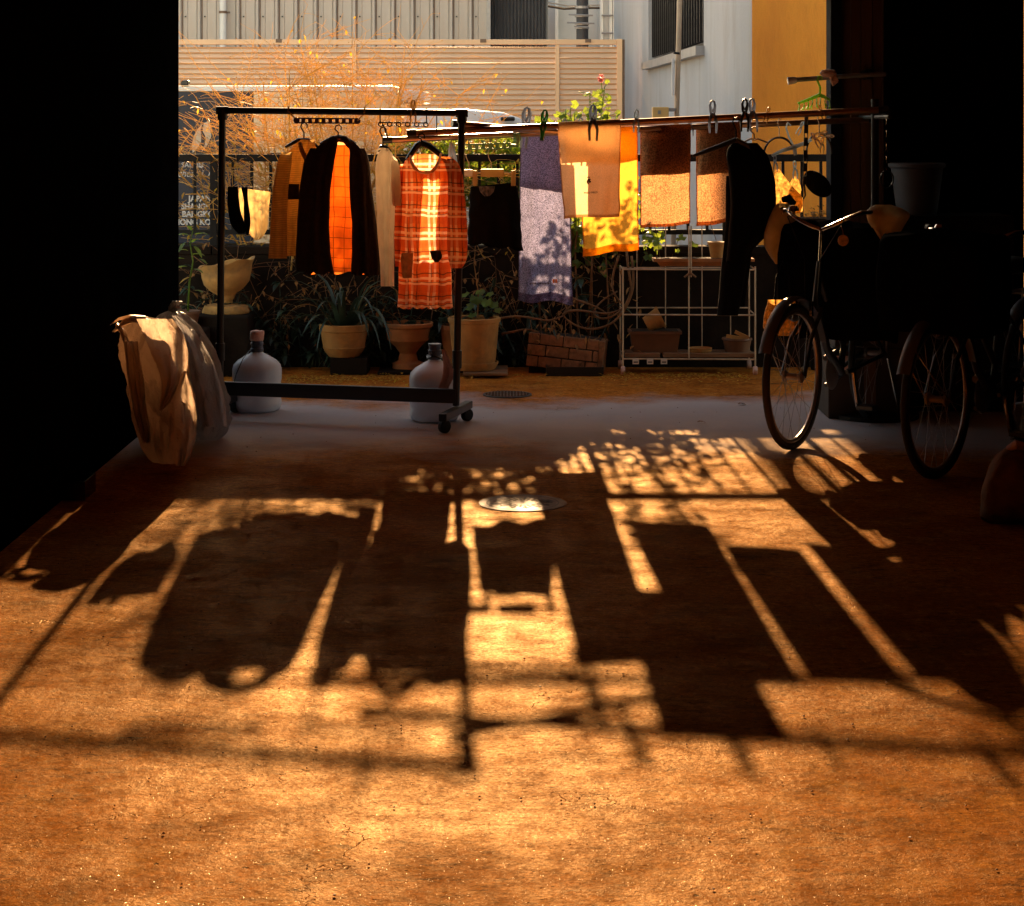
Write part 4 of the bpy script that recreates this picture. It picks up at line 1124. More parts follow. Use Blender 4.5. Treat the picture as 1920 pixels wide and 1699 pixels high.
for p, xx in ((a, 541), (b_, 684)):
    r_ = onpole(tl, tr_, xx)
    build(MB().tube([p, p.lerp(r_, .5), r_ + Vector((0, -.02, 0)), r_ + Vector((0, -.008, .02)), r_ + Vector((0, .016, .012))], .0045, 6), 'hook', M['tanplastic'], t, smooth=True)
    build(MB().lathe([(.016, -.004), (.016, .004)], p, 14, Matrix.Rotation(PI / 2, 3, 'X')), 'end_disc', M['purple_plastic'], t)
t, a, b_ = perf('mint green perforated strip hanger below the short pole', 868, 958, 276, 273, 10.02, 12, M['mint'], 7)
build(MB().tube([b_, b_ + Vector((.03, 0, .0)), P(972, 262, 10.02), P(968, 254, 10.02)], .009, 8), 'hook', M['mint'], t, smooth=True)
build(MB().tube([P(962, 257, 10.06), P(976, 256, 10.06)], .022, 10), 'joint_sleeve', M['mint'], t, smooth=True)

# pale blue hanger behind the rack post
hanger('pale blue hanger hanging edge-on behind the rack post', 846, 242, 268, 842, 858, 9.9, M['ltblue'], 322, thick=.006)
# tan peg on the rack bar
def clip(label, x, y, D, mt, s=1.0, rot=0., group='clothes pegs', split=10):
    """spring clip: two crossed levers with a finger loop and a coil; y = pole height in the photo"""
    t = thing('clothes_peg', label, 'clothes peg', P(x, y + 30 * s, D), group)
    k_ = D / F * s
    c = P(x, y, D); Rm = Matrix.Rotation(rot, 3, 'Y')
    def w(px_, py_, dd=0): return c + Rm @ Vector((px_ * k_, dd, -py_ * k_))
    for sg in (-1, 1):
        lev = MB()
        lev.tube([w(sg * 2, 0, sg * .006), w(sg * 5, -9, sg * .012), w(sg * 6, -20, sg * .014), w(sg * 3, -27, sg * .012), w(0, -29, sg * .011), w(-sg * 3, -27, sg * .012), w(-sg * 3.5, -18, sg * .013), w(0, -8, sg * .010)], 2.0 * k_, 6)
        lev.tube([w(sg * 2, -6, sg * .008), w(sg * 5, 4, -.021), w(sg * split * .7, 14, -.022), w(sg * split * .6, 32, -.022)], [2.4 * k_, 3.0 * k_, 2.6 * k_, 2.0 * k_], 7)
        build(lev, 'lever', mt, t, smooth=True)
    build(MB().tube([w(-4, -2, 0), w(4, -2, 0)], 3.2 * k_, 10), 'spring', M['wire'], t, smooth=True)
    return t
pc = lambda x: onpole(fp0, fp1, x)
def pegp(label, x, mt, s=1., rot=0., p=(fp0, fp1), split=10):
    q = onpole(*p, x); yy = HY - (q.z - CH) / q.y * F
    return clip(label, x, yy - 4 * s, q.y, mt, s, rot, split=split)
pegp('tan wooden peg clipped on the rack top bar', 775, M['tanplastic'], .7, 0, (tl, tr_))
pegp('large blue-grey peg at the left top of the purple towel', 985, M['clip_blue'], 1.25, .1, (ap0 + Vector((0, .3, 0)), ap1 + Vector((0, .3, 0))), split=6)
pegp('slim green peg beside the purple towel top', 1019, M['clip_green'], .95, .12, split=3)
pegp('blue-grey peg gripping the middle of the tan towel', 1112, M['clip_blue'], 1.1, 0)
pegp('clear grey peg standing behind the tan towel left of the geranium', 1059, M['clip_blue'], .8, 0, (bp0, bp1))
pegp('faint clear peg above the right edge of the tan towel', 1088, M['ltblue'], .8, .05, (bp0, bp1))
pegp('small clear peg above the left edge of the first brown towel', 1193, M['ltblue'], .7, .05)
pegp('blue peg between the two brown towels', 1294, M['clip_blue'], .6, -.08, (bp0, bp1))
pegp('round-headed grey peg above the second brown towel', 1336, M['clip_blue'], 1.0, 0)
pegp('tall black-blue peg left of a pair on the front pole', 1396, M['blackplastic'], 1.0, .03)
pegp('tall grey peg right of a pair on the front pole', 1411, M['clip_blue'], 1.0, -.05)
pegp('small tan peg right of the paired pegs', 1438, M['tanplastic'], .5, .3)
pegp('small tan peg near the right end of the front pole', 1540, M['tanplastic'], .45, -.3)

# black hanging clothes at the right end of the towels
D = 9.70
g_ = garment('black_hoodie', 'black garment slumped on a wide hanger beside the second brown towel', 'garment', D, P(1400, 480, D))
build(tubecloth(MB(), [(268, 1374, 1388, .012), (272, 1368, 1400, .025), (280, 1364, 1418, .04), (296, 1362, 1440, .055), (316, 1365, 1449, .07), (360, 1370, 1450, .075), (410, 1368, 1452, .075), (440, 1366, 1440, .07), (470, 1364, 1412, .06), (492, 1362, 1408, .05)], D, 48, 40, 4, .012, 101, wav=3), 'body', M['black_cloth'], g_, smooth='all')
build(tubecloth(MB(), [(268, 1400, 1420, .02), (290, 1412, 1440, .035), (340, 1424, 1454, .045), (400, 1430, 1456, .045), (440, 1428, 1448, .04)], D - .03, 28, 28, 3, .006, 103), 'sleeve', M['black_cloth'], g_, smooth='all')
hanger('wide black hanger under the slumped black garment', 1380, 222, 262, 1299, 1440, D - .03, M['blackplastic'], 293, thick=.0075, bow=0)
g_ = garment('trousers', 'long black trousers hanging lowest under the black garment', 'trousers', D + .1, P(1372, 592, D + .1))
build(tubecloth(MB(), [(330, 1362, 1412, .03), (400, 1360, 1408, .045), (460, 1358, 1404, .045), (500, 1352, 1400, .045), (550, 1348, 1392, .045), (592, 1344, 1384, .04)], D + .12, 40, 34, 3, .010, 104), 'leg', M['black_cloth'], g_, smooth='all')
build(tubecloth(MB(), [(330, 1372, 1420, .03), (400, 1372, 1418, .04), (460, 1368, 1412, .04), (520, 1362, 1404, .04), (576, 1358, 1396, .035)], D + .20, 36, 34, 3, .010, 105), 'leg', M['black_cloth'], g_, smooth='all')
hanger('thin wire hanger behind the black garment', 1414, 240, 262, 1392, 1440, D + .16, M['wire'], 268, thick=.003)

# ring hangers, pegs, scarf at the right end
def hoop(label, x, y, rx, ry, D, ytop, group='hoop hangers'):
    t = thing('hoop_hanger', label, 'hanger', P(x, y, D), group)
    build(MB().tube([P(x - rx * math.cos(a), y - ry * math.sin(a), D + .03 * math.cos(a)) for a in [PI * i / 18 - .15 for i in range(20)]], .0055, 7), 'hoop', M['blackplastic'], t, smooth=True)
    build(MB().tube([P(x, y - ry, D), P(x, (y - ry + ytop) / 2, D), P(x - 3, ytop + 4, D), P(x, ytop - 4, D), P(x + 4, ytop, D)], .003, 6), 'hook', M['wire'], t, smooth=True)
    return t
hoop('black hoop hanger above the printed scarf', 1461, 292, 29, 34, 9.95, 226)
hoop('black hoop hanger holding the tangle of tan pegs', 1536, 288, 24, 38, 9.98, 216)
ob = thing('perforated_strap', 'black perforated strap hanging straight down from the front pole', 'strap', P(1511, 380, 9.85), None)
mb = MB()
for i in range(16):
    c0_, c1_ = P(1512 - i * .2, 218 + i * 8, 9.85), P(1512 - i * .2, 226 + i * 8, 9.85)
    if i % 3 == 1:
        for sg in (-1, 1): mb.bar(c0_ + Vector((sg * .0085, 0, 0)), c1_ + Vector((sg * .0085, 0, 0)), .004, .005)
    else: mb.bar(c0_, c1_, .021, .005)
build(mb, 'strap', M['blackplastic'], ob)
build(MB().tube([P(1508, 346, 9.85), P(1509, 358, 9.85), P(1510, 366, 9.85), P(1507, 373, 9.85), P(1503, 366, 9.85), P(1503, 358, 9.85)], .0045, 7), 'hook', M['blackplastic'], ob, smooth=True)
bh = thing('clothes_hanger', 'pale blue hanger tilted among the hoops and pegs', 'hanger', P(1485, 285, 9.9), 'clothes hangers')
n_ = P(1489, 276, 9.9)
build(MB().tube([n_, P(1479, 256, 9.9), P(1474, 240, 9.9), P(1477, 230, 9.9), P(1483, 236, 9.9)], .005, 7), 'hook', M['ltblue'], bh, smooth=True)
build(MB().tube([P(1447, 292, 9.9), P(1468, 282, 9.9), n_, P(1505, 270, 9.9), P(1522, 262, 9.9)], [.007, .009, .011, .009, .007], 8), 'arm', M['ltblue'], bh, smooth=True)
build(MB().tube([n_, P(1492, 291, 9.9)], [.010, .008], 8), 'lower_hook', M['ltblue'], bh, smooth=True)
mb = sheet(MB(), [(318, 1452, 1462), (330, 1452, 1470), (350, 1452, 1486), (368, 1453, 1504), (385, 1455, 1506), (400, 1457, 1500)], 9.93, 24, 26, 3, .012, 111)
sc_ = thing('scarf', 'ochre printed scarf pegged in a V below the hoop', 'scarf', P(1480, 400, 9.93))
build(mb, 'cloth', M['scarf'], sc_, smooth='all', fixn=False)
build(sheet(MB(), [(331, 1488, 1494), (342, 1482, 1500), (360, 1476, 1503), (380, 1470, 1506), (398, 1470, 1505)], 9.97, 20, 22, 3, .012, 112), 'cloth', M['scarf'], sc_, smooth='all', fixn=False)
clip('dark grey peg holding the left tip of the scarf', 1453, 306, 9.92, M['clip_blue'], .5)
clip('pale blue peg holding the right tip of the scarf', 1490, 318, 9.95, M['ltblue'], .55)
rg = random.Random(9)
for i, (lab, mt) in enumerate((('tan peg topmost in the tangle on the right hoop', 'tanplastic'), ('tan peg lowest in the tangle on the right hoop', 'tanplastic'), ('white peg pointing right in the tangle on the right hoop', 'pvc'), ('brown peg at the left of the tangle on the right hoop', 'foam'))):
    clip(lab, (1536, 1541, 1549, 1529)[i], (252, 272, 254, 262)[i], 9.94 - .01 * i, M[mt], .5, (1.2, .1, 1.7, -.5)[i])
clip('small clear peg beside the black perforated strap', 1500, 240, 9.9, M['ltblue'], .45, .5)
# dark oval cushion
ov = MB(); ov.lathe([(.0, -.016), (.05, -.014), (.082, -.006), (.085, 0), (.082, .006), (.05, .014), (0, .016)], P(1533, 345, 10.1), 28, Matrix.Rotation(.75, 3, 'Y') @ Matrix.Rotation(PI / 2, 3, 'X'), sx=1, sy=.62)
solo(ov, 'oval_pad', M['black_cloth'], 'dark oval pad hanging before the railing at the right', 'pad', smooth=True)
# wall-mounted grey pole with lime peg hanger
gp = thing('wall_pole', 'short grey pole sticking out left from the garage pillar', 'pole', P(1560, 146, 10.45))
build(MB().tube([P(1490, 150, 10.40), P(1600, 142, 10.45), P(1660, 139, 10.5)], .013, 10), 'tube', M['greysteel'], gp, smooth=True)
build(MB().tube([P(1477, 152, 10.40), P(1493, 150, 10.40)], [.022, .018], 10), 'end_cap', M['pvc'], gp, smooth=True)
build(MB().tube([(1.90, 10.5, P(0, 139, 10.5).z), (1.90, 10.62, P(0, 139, 10.5).z)], .03, 10), 'wall_flange', M['iron'], gp)
lh = thing('peg_hanger', 'lime green hanger with small dangling pegs on the grey wall pole', 'hanger', P(1535, 200, 10.4))
n_ = P(1537, 178, 10.40)
build(MB().tube([n_, P(1538, 164, 10.4), P(1533, 152, 10.40), P(1535, 143, 10.40), P(1540, 144, 10.40), P(1541, 151, 10.4)], .006, 7), 'hook', M['lime'], lh, smooth=True)
build(MB().tube([P(1496, 194, 10.4), P(1515, 187, 10.4), n_, P(1548, 183, 10.4), P(1556, 188, 10.4)], [.006, .008, .011, .008, .006], 8), 'arm', M['lime'], lh, smooth=True)
for i in range(8):
    xx = 1499 + i * 8; y0 = 195 - 9 * min(1, i / 4.) + (3 if i > 6 else 0)
    build(MB().tube([P(xx, y0 - 3, 10.4), P(xx + rg.uniform(-2, 2), y0 + 7, 10.39), P(xx + rg.uniform(-5, 5), y0 + 14, 10.38)], .003, 5).tube([P(xx, y0 + 5, 10.39), P(xx + rg.uniform(-5, 5), y0 + 17, 10.40)], .003, 5), 'peg', M['lime'], lh, smooth=True)
mb = MB(); mb.lathe([(0, -.02), (.03, -.018), (.046, 0), (.035, .018), (0, .024)], P(1553, 138, 10.36), 18, sx=1, sy=.6)
gl = thing('work_glove', 'brown work glove folded over the grey wall pole', 'glove', P(1553, 148, 10.36))
build(mb, 'palm', M['foam'], gl, smooth=True)
for i in range(4):
    build(MB().tube([P(1557 + i * 3, 142, 10.36), P(1560 + i * 3, 152, 10.345), P(1563 + i * 2, 161 - i * 2, 10.35)], [.010, .010, .006], 7), 'finger', M['foam'], gl, smooth=True)

# ================================================================== BICYCLES
def bicycle(label, front, rear, frame_mt, fend_mt, wr=.335, cat='bicycle', rim_mt=None, basket=True, rise=0.):
    """front, rear: ground contact points; local frame: s from front to rear hub, t sideways, z up"""
    rim_mt = rim_mt or M['rim']
    f0, r0 = Vector(front), Vector(rear)
    e_ = (r0 - f0); e_.z = 0; WB = e_.length; e_.normalize()
    tt = Vector((-e_.y, e_.x, 0))
    Mx = Matrix((e_, tt, Vector((0, 0, 1)))).transposed().to_4x4(); Mx.translation = Vector((f0.x, f0.y, 0))
    T = thing('bicycle', label, cat, ((f0 + r0) / 2).to_tuple(), 'parked bicycles')
    def mbx(): return MB(Mx)
    ry = Matrix.Rotation(PI / 2, 3, 'X')
    for cs in (0., WB):
        c = Vector((cs, 0, wr))
        ring = lambda R_, n_=56: [c + Vector((math.cos(2 * PI * k_ / n_) * R_, 0, math.sin(2 * PI * k_ / n_) * R_)) for k_ in range(n_)]
        ty = build(mbx().tube(ring(wr - .017), .017, 10, closed=True), 'wheel', M['rubber'], T, smooth=True)
        build(mbx().tube(ring(wr - .040), .011, 8, closed=True), 'rim', rim_mt, ty, smooth=True)
        build(mbx().lathe([(.012, -.05), (.028, -.045), (.028, -.035), (.015, -.03), (.015, .03), (.028, .035), (.028, .045), (.012, .05)], c, 16, ry), 'hub', M['greysteel'], ty, smooth=True)
        mb = mbx()
        for k_ in range(28):
            a = 2 * PI * k_ / 28; sg = 1 if k_ % 2 else -1
            a2 = a + (.9 if (k_ // 2) % 2 else -.9)
            mb.tube([c + Vector((math.cos(a) * (wr - .045), 0, math.sin(a) * (wr - .045))), c + Vector((math.cos(a2) * .026, sg * .038, math.sin(a2) * .026))], .0012, 4, caps=False)
        build(mb, 'spokes', M['greysteel'], ty)
        # mudguard
        mb = mbx(); Rf = wr + .022
        a0, a1 = ((-.15, 2.35) if cs == 0 else (.6, 3.35))
        a0, a1 = (.35, 2.75) if cs == 0 else (-.45, 2.3)
        def fend(u, v, c=c, a0=a0, a1=a1):
            a = a0 + (a1 - a0) * v; q = (u - .5) * 2
            R2 = Rf + .012 * (1 - q * q)
            return c + Vector((math.cos(a) * R2, q * .03, math.sin(a) * R2))
        mb.grid(fend, 6, 26)
        build(mb, 'mudguard', fend_mt, T, smooth='all', fixn=False)
        for sg in (-1, 1):
            a = a1 - .3 if cs == 0 else a0 + .3
            build(mbx().tube([c + Vector((0, sg * .055, 0)), c + Vector((math.cos(a) * Rf, sg * .03, math.sin(a) * Rf))], .0028, 5), 'mudguard_stay', M['chrome'], T)
    # frame
    hd0, hd1 = Vector((.27, 0, .62)), Vector((.335, 0, .84))        # head tube bottom/top
    bb = Vector((WB - .46, 0, .29)); st1 = Vector((WB - .36, 0, .74)); rh = Vector((WB, 0, wr))
    fr = mbx()
    fr.tube([hd0 + Vector((-.005, 0, -.01)), hd1], .019, 10)
    fr.tube([hd0 + Vector((.01, 0, .03)), Vector((.42, 0, .42)), bb], .020, 10)
    fr.tube([hd1 + Vector((-.012, 0, -.06)), Vector((.50, 0, .54)), bb + (st1 - bb) * .30], .015, 10)
    fr.tube([bb, st1], .016, 10)
    for sg in (-1, 1):
        fr.tube([bb + Vector((0, sg * .03, 0)), rh + Vector((0, sg * .06, 0))], .010, 8)
        fr.tube([st1 + (bb - st1) * .15 + Vector((0, sg * .02, 0)), rh + Vector((0, sg * .06, 0))], .008, 8)
    build(fr, 'frame', frame_mt, T, smooth=True)
    fk = mbx()
    for sg in (-1, 1):
        fk.tube([hd0 + Vector((-.01, sg * .035, 0)), Vector((.09, sg * .05, wr + .16)), Vector((.0, sg * .055, wr))], .010, 8)
    fk.tube([hd0 + Vector((-.01, -.045, .0)), hd0 + Vector((-.01, .045, .0))], .013, 8)
    build(fk, 'fork', frame_mt, T, smooth=True)
    # handlebar, swept back
    hb = mbx(); top = hd1 + Vector((.02, 0, .10 + rise))
    hb.tube([hd1, top], .012, 10)
    pts = []
    for sg, rng_ in ((-1, range(6, -1, -1)), (1, range(1, 7))):
        for i in rng_:
            f_ = i / 6
            pts.append(top + Vector((-.05 * math.sin(f_ * 2.2) + .20 * f_ ** 2.2, sg * .27 * f_ ** .9, .085 * min(1, f_ * 1.5))))
    hb.tube(pts, .011, 10)
    bar = build(hb, 'handlebar', M['chrome'], T, smooth=True)
    ends = [pts[0], pts[-1]]
    for q, nx in ((pts[0], pts[1]), (pts[-1], pts[-2])):
        d = (q - nx).normalized()
        build(mbx().tube([q - d * .06, q + d * .06], .017, 10), 'grip', M['rubber'], bar, smooth=True)
        build(mbx().tube([nx + Vector((-.01, 0, -.012)), nx + d * .09 + Vector((-.03, 0, -.025))], .005, 6), 'brake_lever', M['chrome'], bar)
    build(mbx().lathe([(.0, .028), (.018, .024), (.028, .010), (.029, 0), (.0, -.004)], pts[9] + Vector((0, 0, .025)), 16), 'bell', M['chrome'], bar, smooth=True)
    for sg in (-1, 1):                          # brake cables looping to the fork and along the frame
        q = pts[3] if sg < 0 else pts[9]
        build(mbx().tube([q, q + Vector((-.07, 0, .0)), hd1 + Vector((-.10, sg * .04, .02)), hd0 + Vector((-.05, sg * .03, .06)), hd0 + Vector((-.02, sg * .03, -.02))], .0025, 5), 'brake_cable', M['blackplastic'], T, smooth=True)
        build(mbx().box(Vector((.15, sg * .03, wr + .30)), (.02, .012, .07)), 'brake_arm', M['chrome'], T)
    # saddle
    sd = mbx(); sc = st1 + Vector((.03, 0, .10))
    def sadl(u, v):
        a = 2 * PI * u; s_ = -.13 + .27 * v
        w = .020 + .075 * max(0, min(1, (s_ + .03) / .13)) ** .8
        h = .028 + .014 * v
        if v in (0., 1.): w *= .35; h *= .4
        return sc + Vector((s_, math.cos(a) * w, math.sin(a) * h + .015 * v))
    sd.grid(sadl, 20, 12, closeu=True)
    build(sd, 'saddle', M['rubber'], T, smooth='all')
    build(mbx().tube([st1, sc], .012, 10), 'seat_post', M['chrome'], T, smooth=True)
    # crank, chain guard, pedals
    build(mbx().lathe([(.0, -.003), (.085, -.003), (.09, 0), (.085, .003), (0, .003)], bb + Vector((0, .045, 0)), 28, ry), 'chainring', M['greysteel'], T)
    build(mbx().tube([bb + Vector((-.06, .055, .07)), bb + Vector((.1, .055, .085)), rh + Vector((0, .055, .05))], .016, 8).tube([bb + Vector((-.06, .055, -.06)), rh + Vector((0, .055, -.04))], .010, 8), 'chain_guard', frame_mt, T, smooth=True)
    for sg in (-1, 1):
        pe = bb + Vector((-.02 * sg, sg * .075, -sg * .165 * -1))
        cr = build(mbx().tube([bb + Vector((0, sg * .06, 0)), pe], [.011, .009], 8), 'crank', M['chrome'], T, smooth=True)
        build(mbx().box(pe + Vector((0, sg * .05, 0)), (.08, .085, .022)), 'pedal', M['blackplastic'], cr, bevel=.004)
    # rear carrier, kickstand, lamp
    cz = wr * 2 + .05
    ca = mbx()
    for q in (-.055, 0, .055): ca.tube([(WB - .26, q, cz + .01), (WB + .20, q, cz)], .005, 6)
    for s_ in (-.20, 0, .18): ca.tube([(WB + s_, -.057, cz + .004), (WB + s_, .057, cz + .004)], .005, 6)
    for sg in (-1, 1): ca.tube([(WB + .03, sg * .057, cz), rh + Vector((.0, sg * .065, 0))], .005, 6)
    build(ca, 'carrier', M['greysteel'], T, smooth=True)
    for sg in (-1, 1):
        build(mbx().tube([rh + Vector((0, sg * .07, -.02)), rh + Vector((.05, sg * .12, -wr + .012)), rh + Vector((.10, sg * .12, -wr + .012))], .006, 6), 'kickstand', M['chrome'], T, smooth=True)
    build(mbx().lathe([(.0, .03), (.02, .028), (.033, 0), (.03, -.03), (0, -.034)], (.13, .05, wr + .27), 14, Matrix.Rotation(-PI / 2, 3, 'Y')), 'lamp', M['blackplastic'], T, smooth=True)
    # front basket of wire
    c0_ = Vector((.10, 0, .70))
    if not basket: return T, Mx, ends, c0_
    bs_ = mbx(); c0_ = Vector((.10, 0, .70))
    L0, L1, W0, W1, Hb = .26, .34, .30, .38, .25
    for j in range(7):
        f_ = j / 6; l_, w_ = L0 + (L1 - L0) * f_, W0 + (W1 - W0) * f_
        z_ = c0_.z + Hb * f_
        bs_.tube([(c0_.x - l_ / 2, -w_ / 2, z_), (c0_.x + l_ / 2, -w_ / 2, z_), (c0_.x + l_ / 2, w_ / 2, z_), (c0_.x - l_ / 2, w_ / 2, z_)], .0022 if j < 6 else .005, 5, closed=True)
    for i in range(9):
        f_ = i / 8 * 2 - 1
        for sg in (-1, 1):
            bs_.tube([(c0_.x + sg * L0 / 2, f_ * W0 / 2, c0_.z), (c0_.x + sg * L1 / 2, f_ * W1 / 2, c0_.z + Hb)], .0018, 4)
            bs_.tube([(c0_.x + f_ * L0 / 2, sg * W0 / 2, c0_.z), (c0_.x + f_ * L1 / 2, sg * W1 / 2, c0_.z + Hb)], .0018, 4)
        bs_.tube([(c0_.x - L0 / 2, f_ * W0 / 2, c0_.z), (c0_.x + L0 / 2, f_ * W0 / 2, c0_.z)], .0018, 4)
    build(bs_, 'basket', M['blackplastic'], T)
    return T, Mx, ends, c0_

f1 = Gd(1487, 843); r1 = f1 + Vector((.54, .92, 0))
bk1, M1, e1, bc1 = bicycle('black bicycle with cream handlebar mitts, nearer the laundry', f1, r1, M['bikeframe'], M['fender'], basket=False, rise=.05)
f2 = Gd(1757, 898); r2 = f2 + Vector((.62, .84, 0))
bk2, M2, e2, bc2 = bicycle('dark bicycle with covered basket, farther right in the dark', f2, r2, M['bikeframe'], M['fender'])
# dark nylon covers over both baskets
def cover(label, Mx, c, l, w, h, seed, sag=.06):
    mb = MB(Mx); nu, nv = 40, 18
    def fn(u, v):
        a = 2 * PI * u; c_, s_ = math.cos(a), math.sin(a)
        sq = (abs(c_) ** 3.5 + abs(s_) ** 3.5) ** (-1 / 3.5)
        if v < .35: k_ = (v / .35); z = h + .02 * (1 - k_ ** 2)
        else: k_ = 1 + .05 * math.sin((v - .35) * 5) ; z = h - (v - .35) / .65 * (h + sag)
        n_ = noise.noise(Vector((c_ * 1.6 + seed, s_ * 1.6, v * 3))) * .035
        r = k_ * sq
        return Vector((c.x + c_ * r * l / 2 + n_, c.y + s_ * r * w / 2 + n_, c.z + z + n_ * .6))
    mb.grid(fn, nu, nv, closeu=True)
    return solo(mb, 'basket_cover', M['basketcover'], label, 'cover', 'bicycle basket covers', smooth='all')
cover('black rain cover over the child seat of the nearer bicycle', M1, Vector((.58, 0, .58)), .34, .56, .42, 2., sag=.12)
cover('bulky black nylon cover over the basket of the farther bicycle', M2, bc2 + Vector((-.03, 0, -.02)), .44, .50, .34, 7.)
# cream mitts on the handlebar ends of the near bicycle
def mitt(label, rows, D, seed):
    t = thing('handlebar_mitt', label, 'mitt', P((rows[-1][1] + rows[-1][2]) / 2, rows[-1][0], D), 'handlebar mitts')
    build(tubecloth(MB(), rows, D, 30, 26, 3, .008, seed), 'shell', M['mitt'], t, smooth='all')
    return t
eL, eR = M1 @ e1[1], M1 @ e1[0]
if eL.x > eR.x: eL, eR = eR, eL
def pxy(q): return (HX + q.x / q.y * F, HY + (CH - q.z) / q.y * F, q.y)
lx, ly, ld = pxy(eL); rx, ry_, rd = pxy(eR)
mt_ = mitt('cream mitt drooping from the left grip of the nearer bicycle', [(ly - 12, lx - 8, lx + 14, .025), (ly - 4, lx - 16, lx + 24, .06), (ly + 18, lx - 26, lx + 26, .075), (ly + 45, lx - 34, lx + 14, .07), (ly + 66, lx - 34, lx + 6, .06), (ly + 88, lx - 22, lx - 2, .045), (ly + 102, lx - 12, lx - 6, .015)], ld, 121)
build(MB().tube([eL + Vector((.0, -.03, .05)), eL + Vector((.03, -.02, .055)), eL + Vector((.06, 0, .03))], [.014, .022, .014], 8), 'cuff', M['black_cloth'], mt_, smooth=True)
mt2 = mitt('cream mitt spread over the right grip of the nearer bicycle', [(ry_ - 14, rx - 24, rx + 6, .025), (ry_ - 6, rx - 38, rx + 30, .06), (ry_ + 6, rx - 40, rx + 44, .075), (ry_ + 22, rx - 34, rx + 34, .07), (ry_ + 42, rx - 22, rx + 20, .055), (ry_ + 60, rx - 8, rx + 10, .03), (ry_ + 72, rx - 2, rx + 3, .01)], rd, 122)
# round key fob on the handlebar
kf = thing('key_fob', 'round pale fob dangling from the near bicycle handlebar', 'key fob', P(1580, 462, 8.95))
build(MB().lathe([(.0, -.003), (.024, -.003), (.0255, 0), (.024, .003), (0, .003)], P(1581, 451, 8.95), 24, Matrix.Rotation(PI / 2, 3, 'X')), 'disc', M['keychain'], kf, smooth=True)
build(MB().tube([P(1581, 441, 8.95), P(1580, 432, 8.95), P(1577, 424, 8.95)], .002, 5), 'cord', M['vine'], kf)
# patterned shopping bag on the near bicycle, behind its wheel
sbg = thing('shopping_bag', 'ochre patterned bag seen through the near bicycle wheel', 'bag', P(1470, 630, 9.6))
build(tubecloth(MB(), [(562, 1440, 1490, .03), (590, 1432, 1500, .05), (612, 1430, 1502, .055), (626, 1436, 1496, .045), (630, 1446, 1488, .02)], 9.45, 30, 18, 3, .008, 131), 'body', M['scarf'], sbg, smooth='all')
build(MB().tube([P(1452, 566, 9.45), P(1456, 520, 9.42), P(1468, 490, 9.4), P(1480, 520, 9.42), P(1482, 566, 9.45)], .005, 6), 'strap', M['black_cloth'], sbg, smooth=True)

# sack bottom right, storage box, bin
sk = thing('sack', 'brown slumped sack at the right edge of the floor', 'sack', Gd(1895, 985))
Ds = Gd(1895, 985).y + .14
build(tubecloth(MB(), [(838, 1890, 1925, .03), (850, 1868, 1945, .10), (880, 1850, 1965, .15), (930, 1838, 1980, .17), (968, 1836, 1980, .16), (984, 1850, 1965, .12)], Ds, 36, 26, 4, .012, 141), 'body', M['sack'], sk, smooth='all')
build(MB().tube([P(1890, 842, Ds - .05), P(1905, 834, Ds - .07), P(1925, 838, Ds - .06)], [.012, .018, .014], 8), 'tie', M['foam'], sk, smooth=True)
cbn = thing('cabinet', 'dark cabinet against the garage front wall under the grey bin', 'cabinet', (2.28, 10.4, 0))
cz_ = P(0, 402, 10.4).z
build(MB().box2((1.98, 10.22, .003), (2.6, 10.585, cz_)), 'carcass', M['iron'], cbn, bevel=.006)
build(MB().box2((1.985, 10.198, .03), (2.285, 10.218, cz_ - .02)), 'door', M['iron'], cbn, bevel=.004)
build(MB().box2((2.295, 10.198, .03), (2.595, 10.218, cz_ - .02)), 'door', M['iron'], cbn, bevel=.004)
bn = thing('plastic_bin', 'blue-grey plastic bin with rolled rim on the dark cabinet', 'bin', (2.17, 10.38, cz_))
bc_ = Vector((2.13, 10.38, cz_ + .002))
build(MB().lathe([(.10, 0), (.105, .01), (.135, .24), (.148, .25), (.15, .265), (.14, .27), (.13, .262), (.10, .02), (.0, .02)], bc_, 28), 'bucket', M['bin'], bn, smooth=True)
# dark boxes added behind the bicycles to block stray sun
for i, (x0_, x1_, y0_, y1_, z0_, z1_, lab) in enumerate(((1.60, 2.02, 9.98, 10.34, .002, .36, 'large dark carton at the bottom behind the bicycles'), (1.63, 2.05, 9.96, 10.32, .363, .66, 'dark carton stacked second behind the bicycles'), (1.61, 1.98, 10.0, 10.3, .663, .93, 'topmost dark carton behind the bicycles'))):
    bx_ = thing('carton', lab, 'carton', ((x0_ + x1_) / 2, y0_, z0_), 'cartons behind the bicycles')
    build(MB().box2((x0_, y0_, z0_), (x1_, y1_, z1_)), 'box', M['carton'], bx_, bevel=.006)
    build(MB().box2(((x0_ + x1_) / 2 - .03, y0_ - .0015, z0_ + .02), ((x0_ + x1_) / 2 + .03, y0_ - .0002, z1_ - .02)), 'tape', M['planter_brown'], bx_)
    build(MB().box2((x0_ + .04, y0_ - .0016, z1_ - .12), (x0_ + .12, y0_ - .0003, z1_ - .04)), 'sticker', M['foam'], bx_)
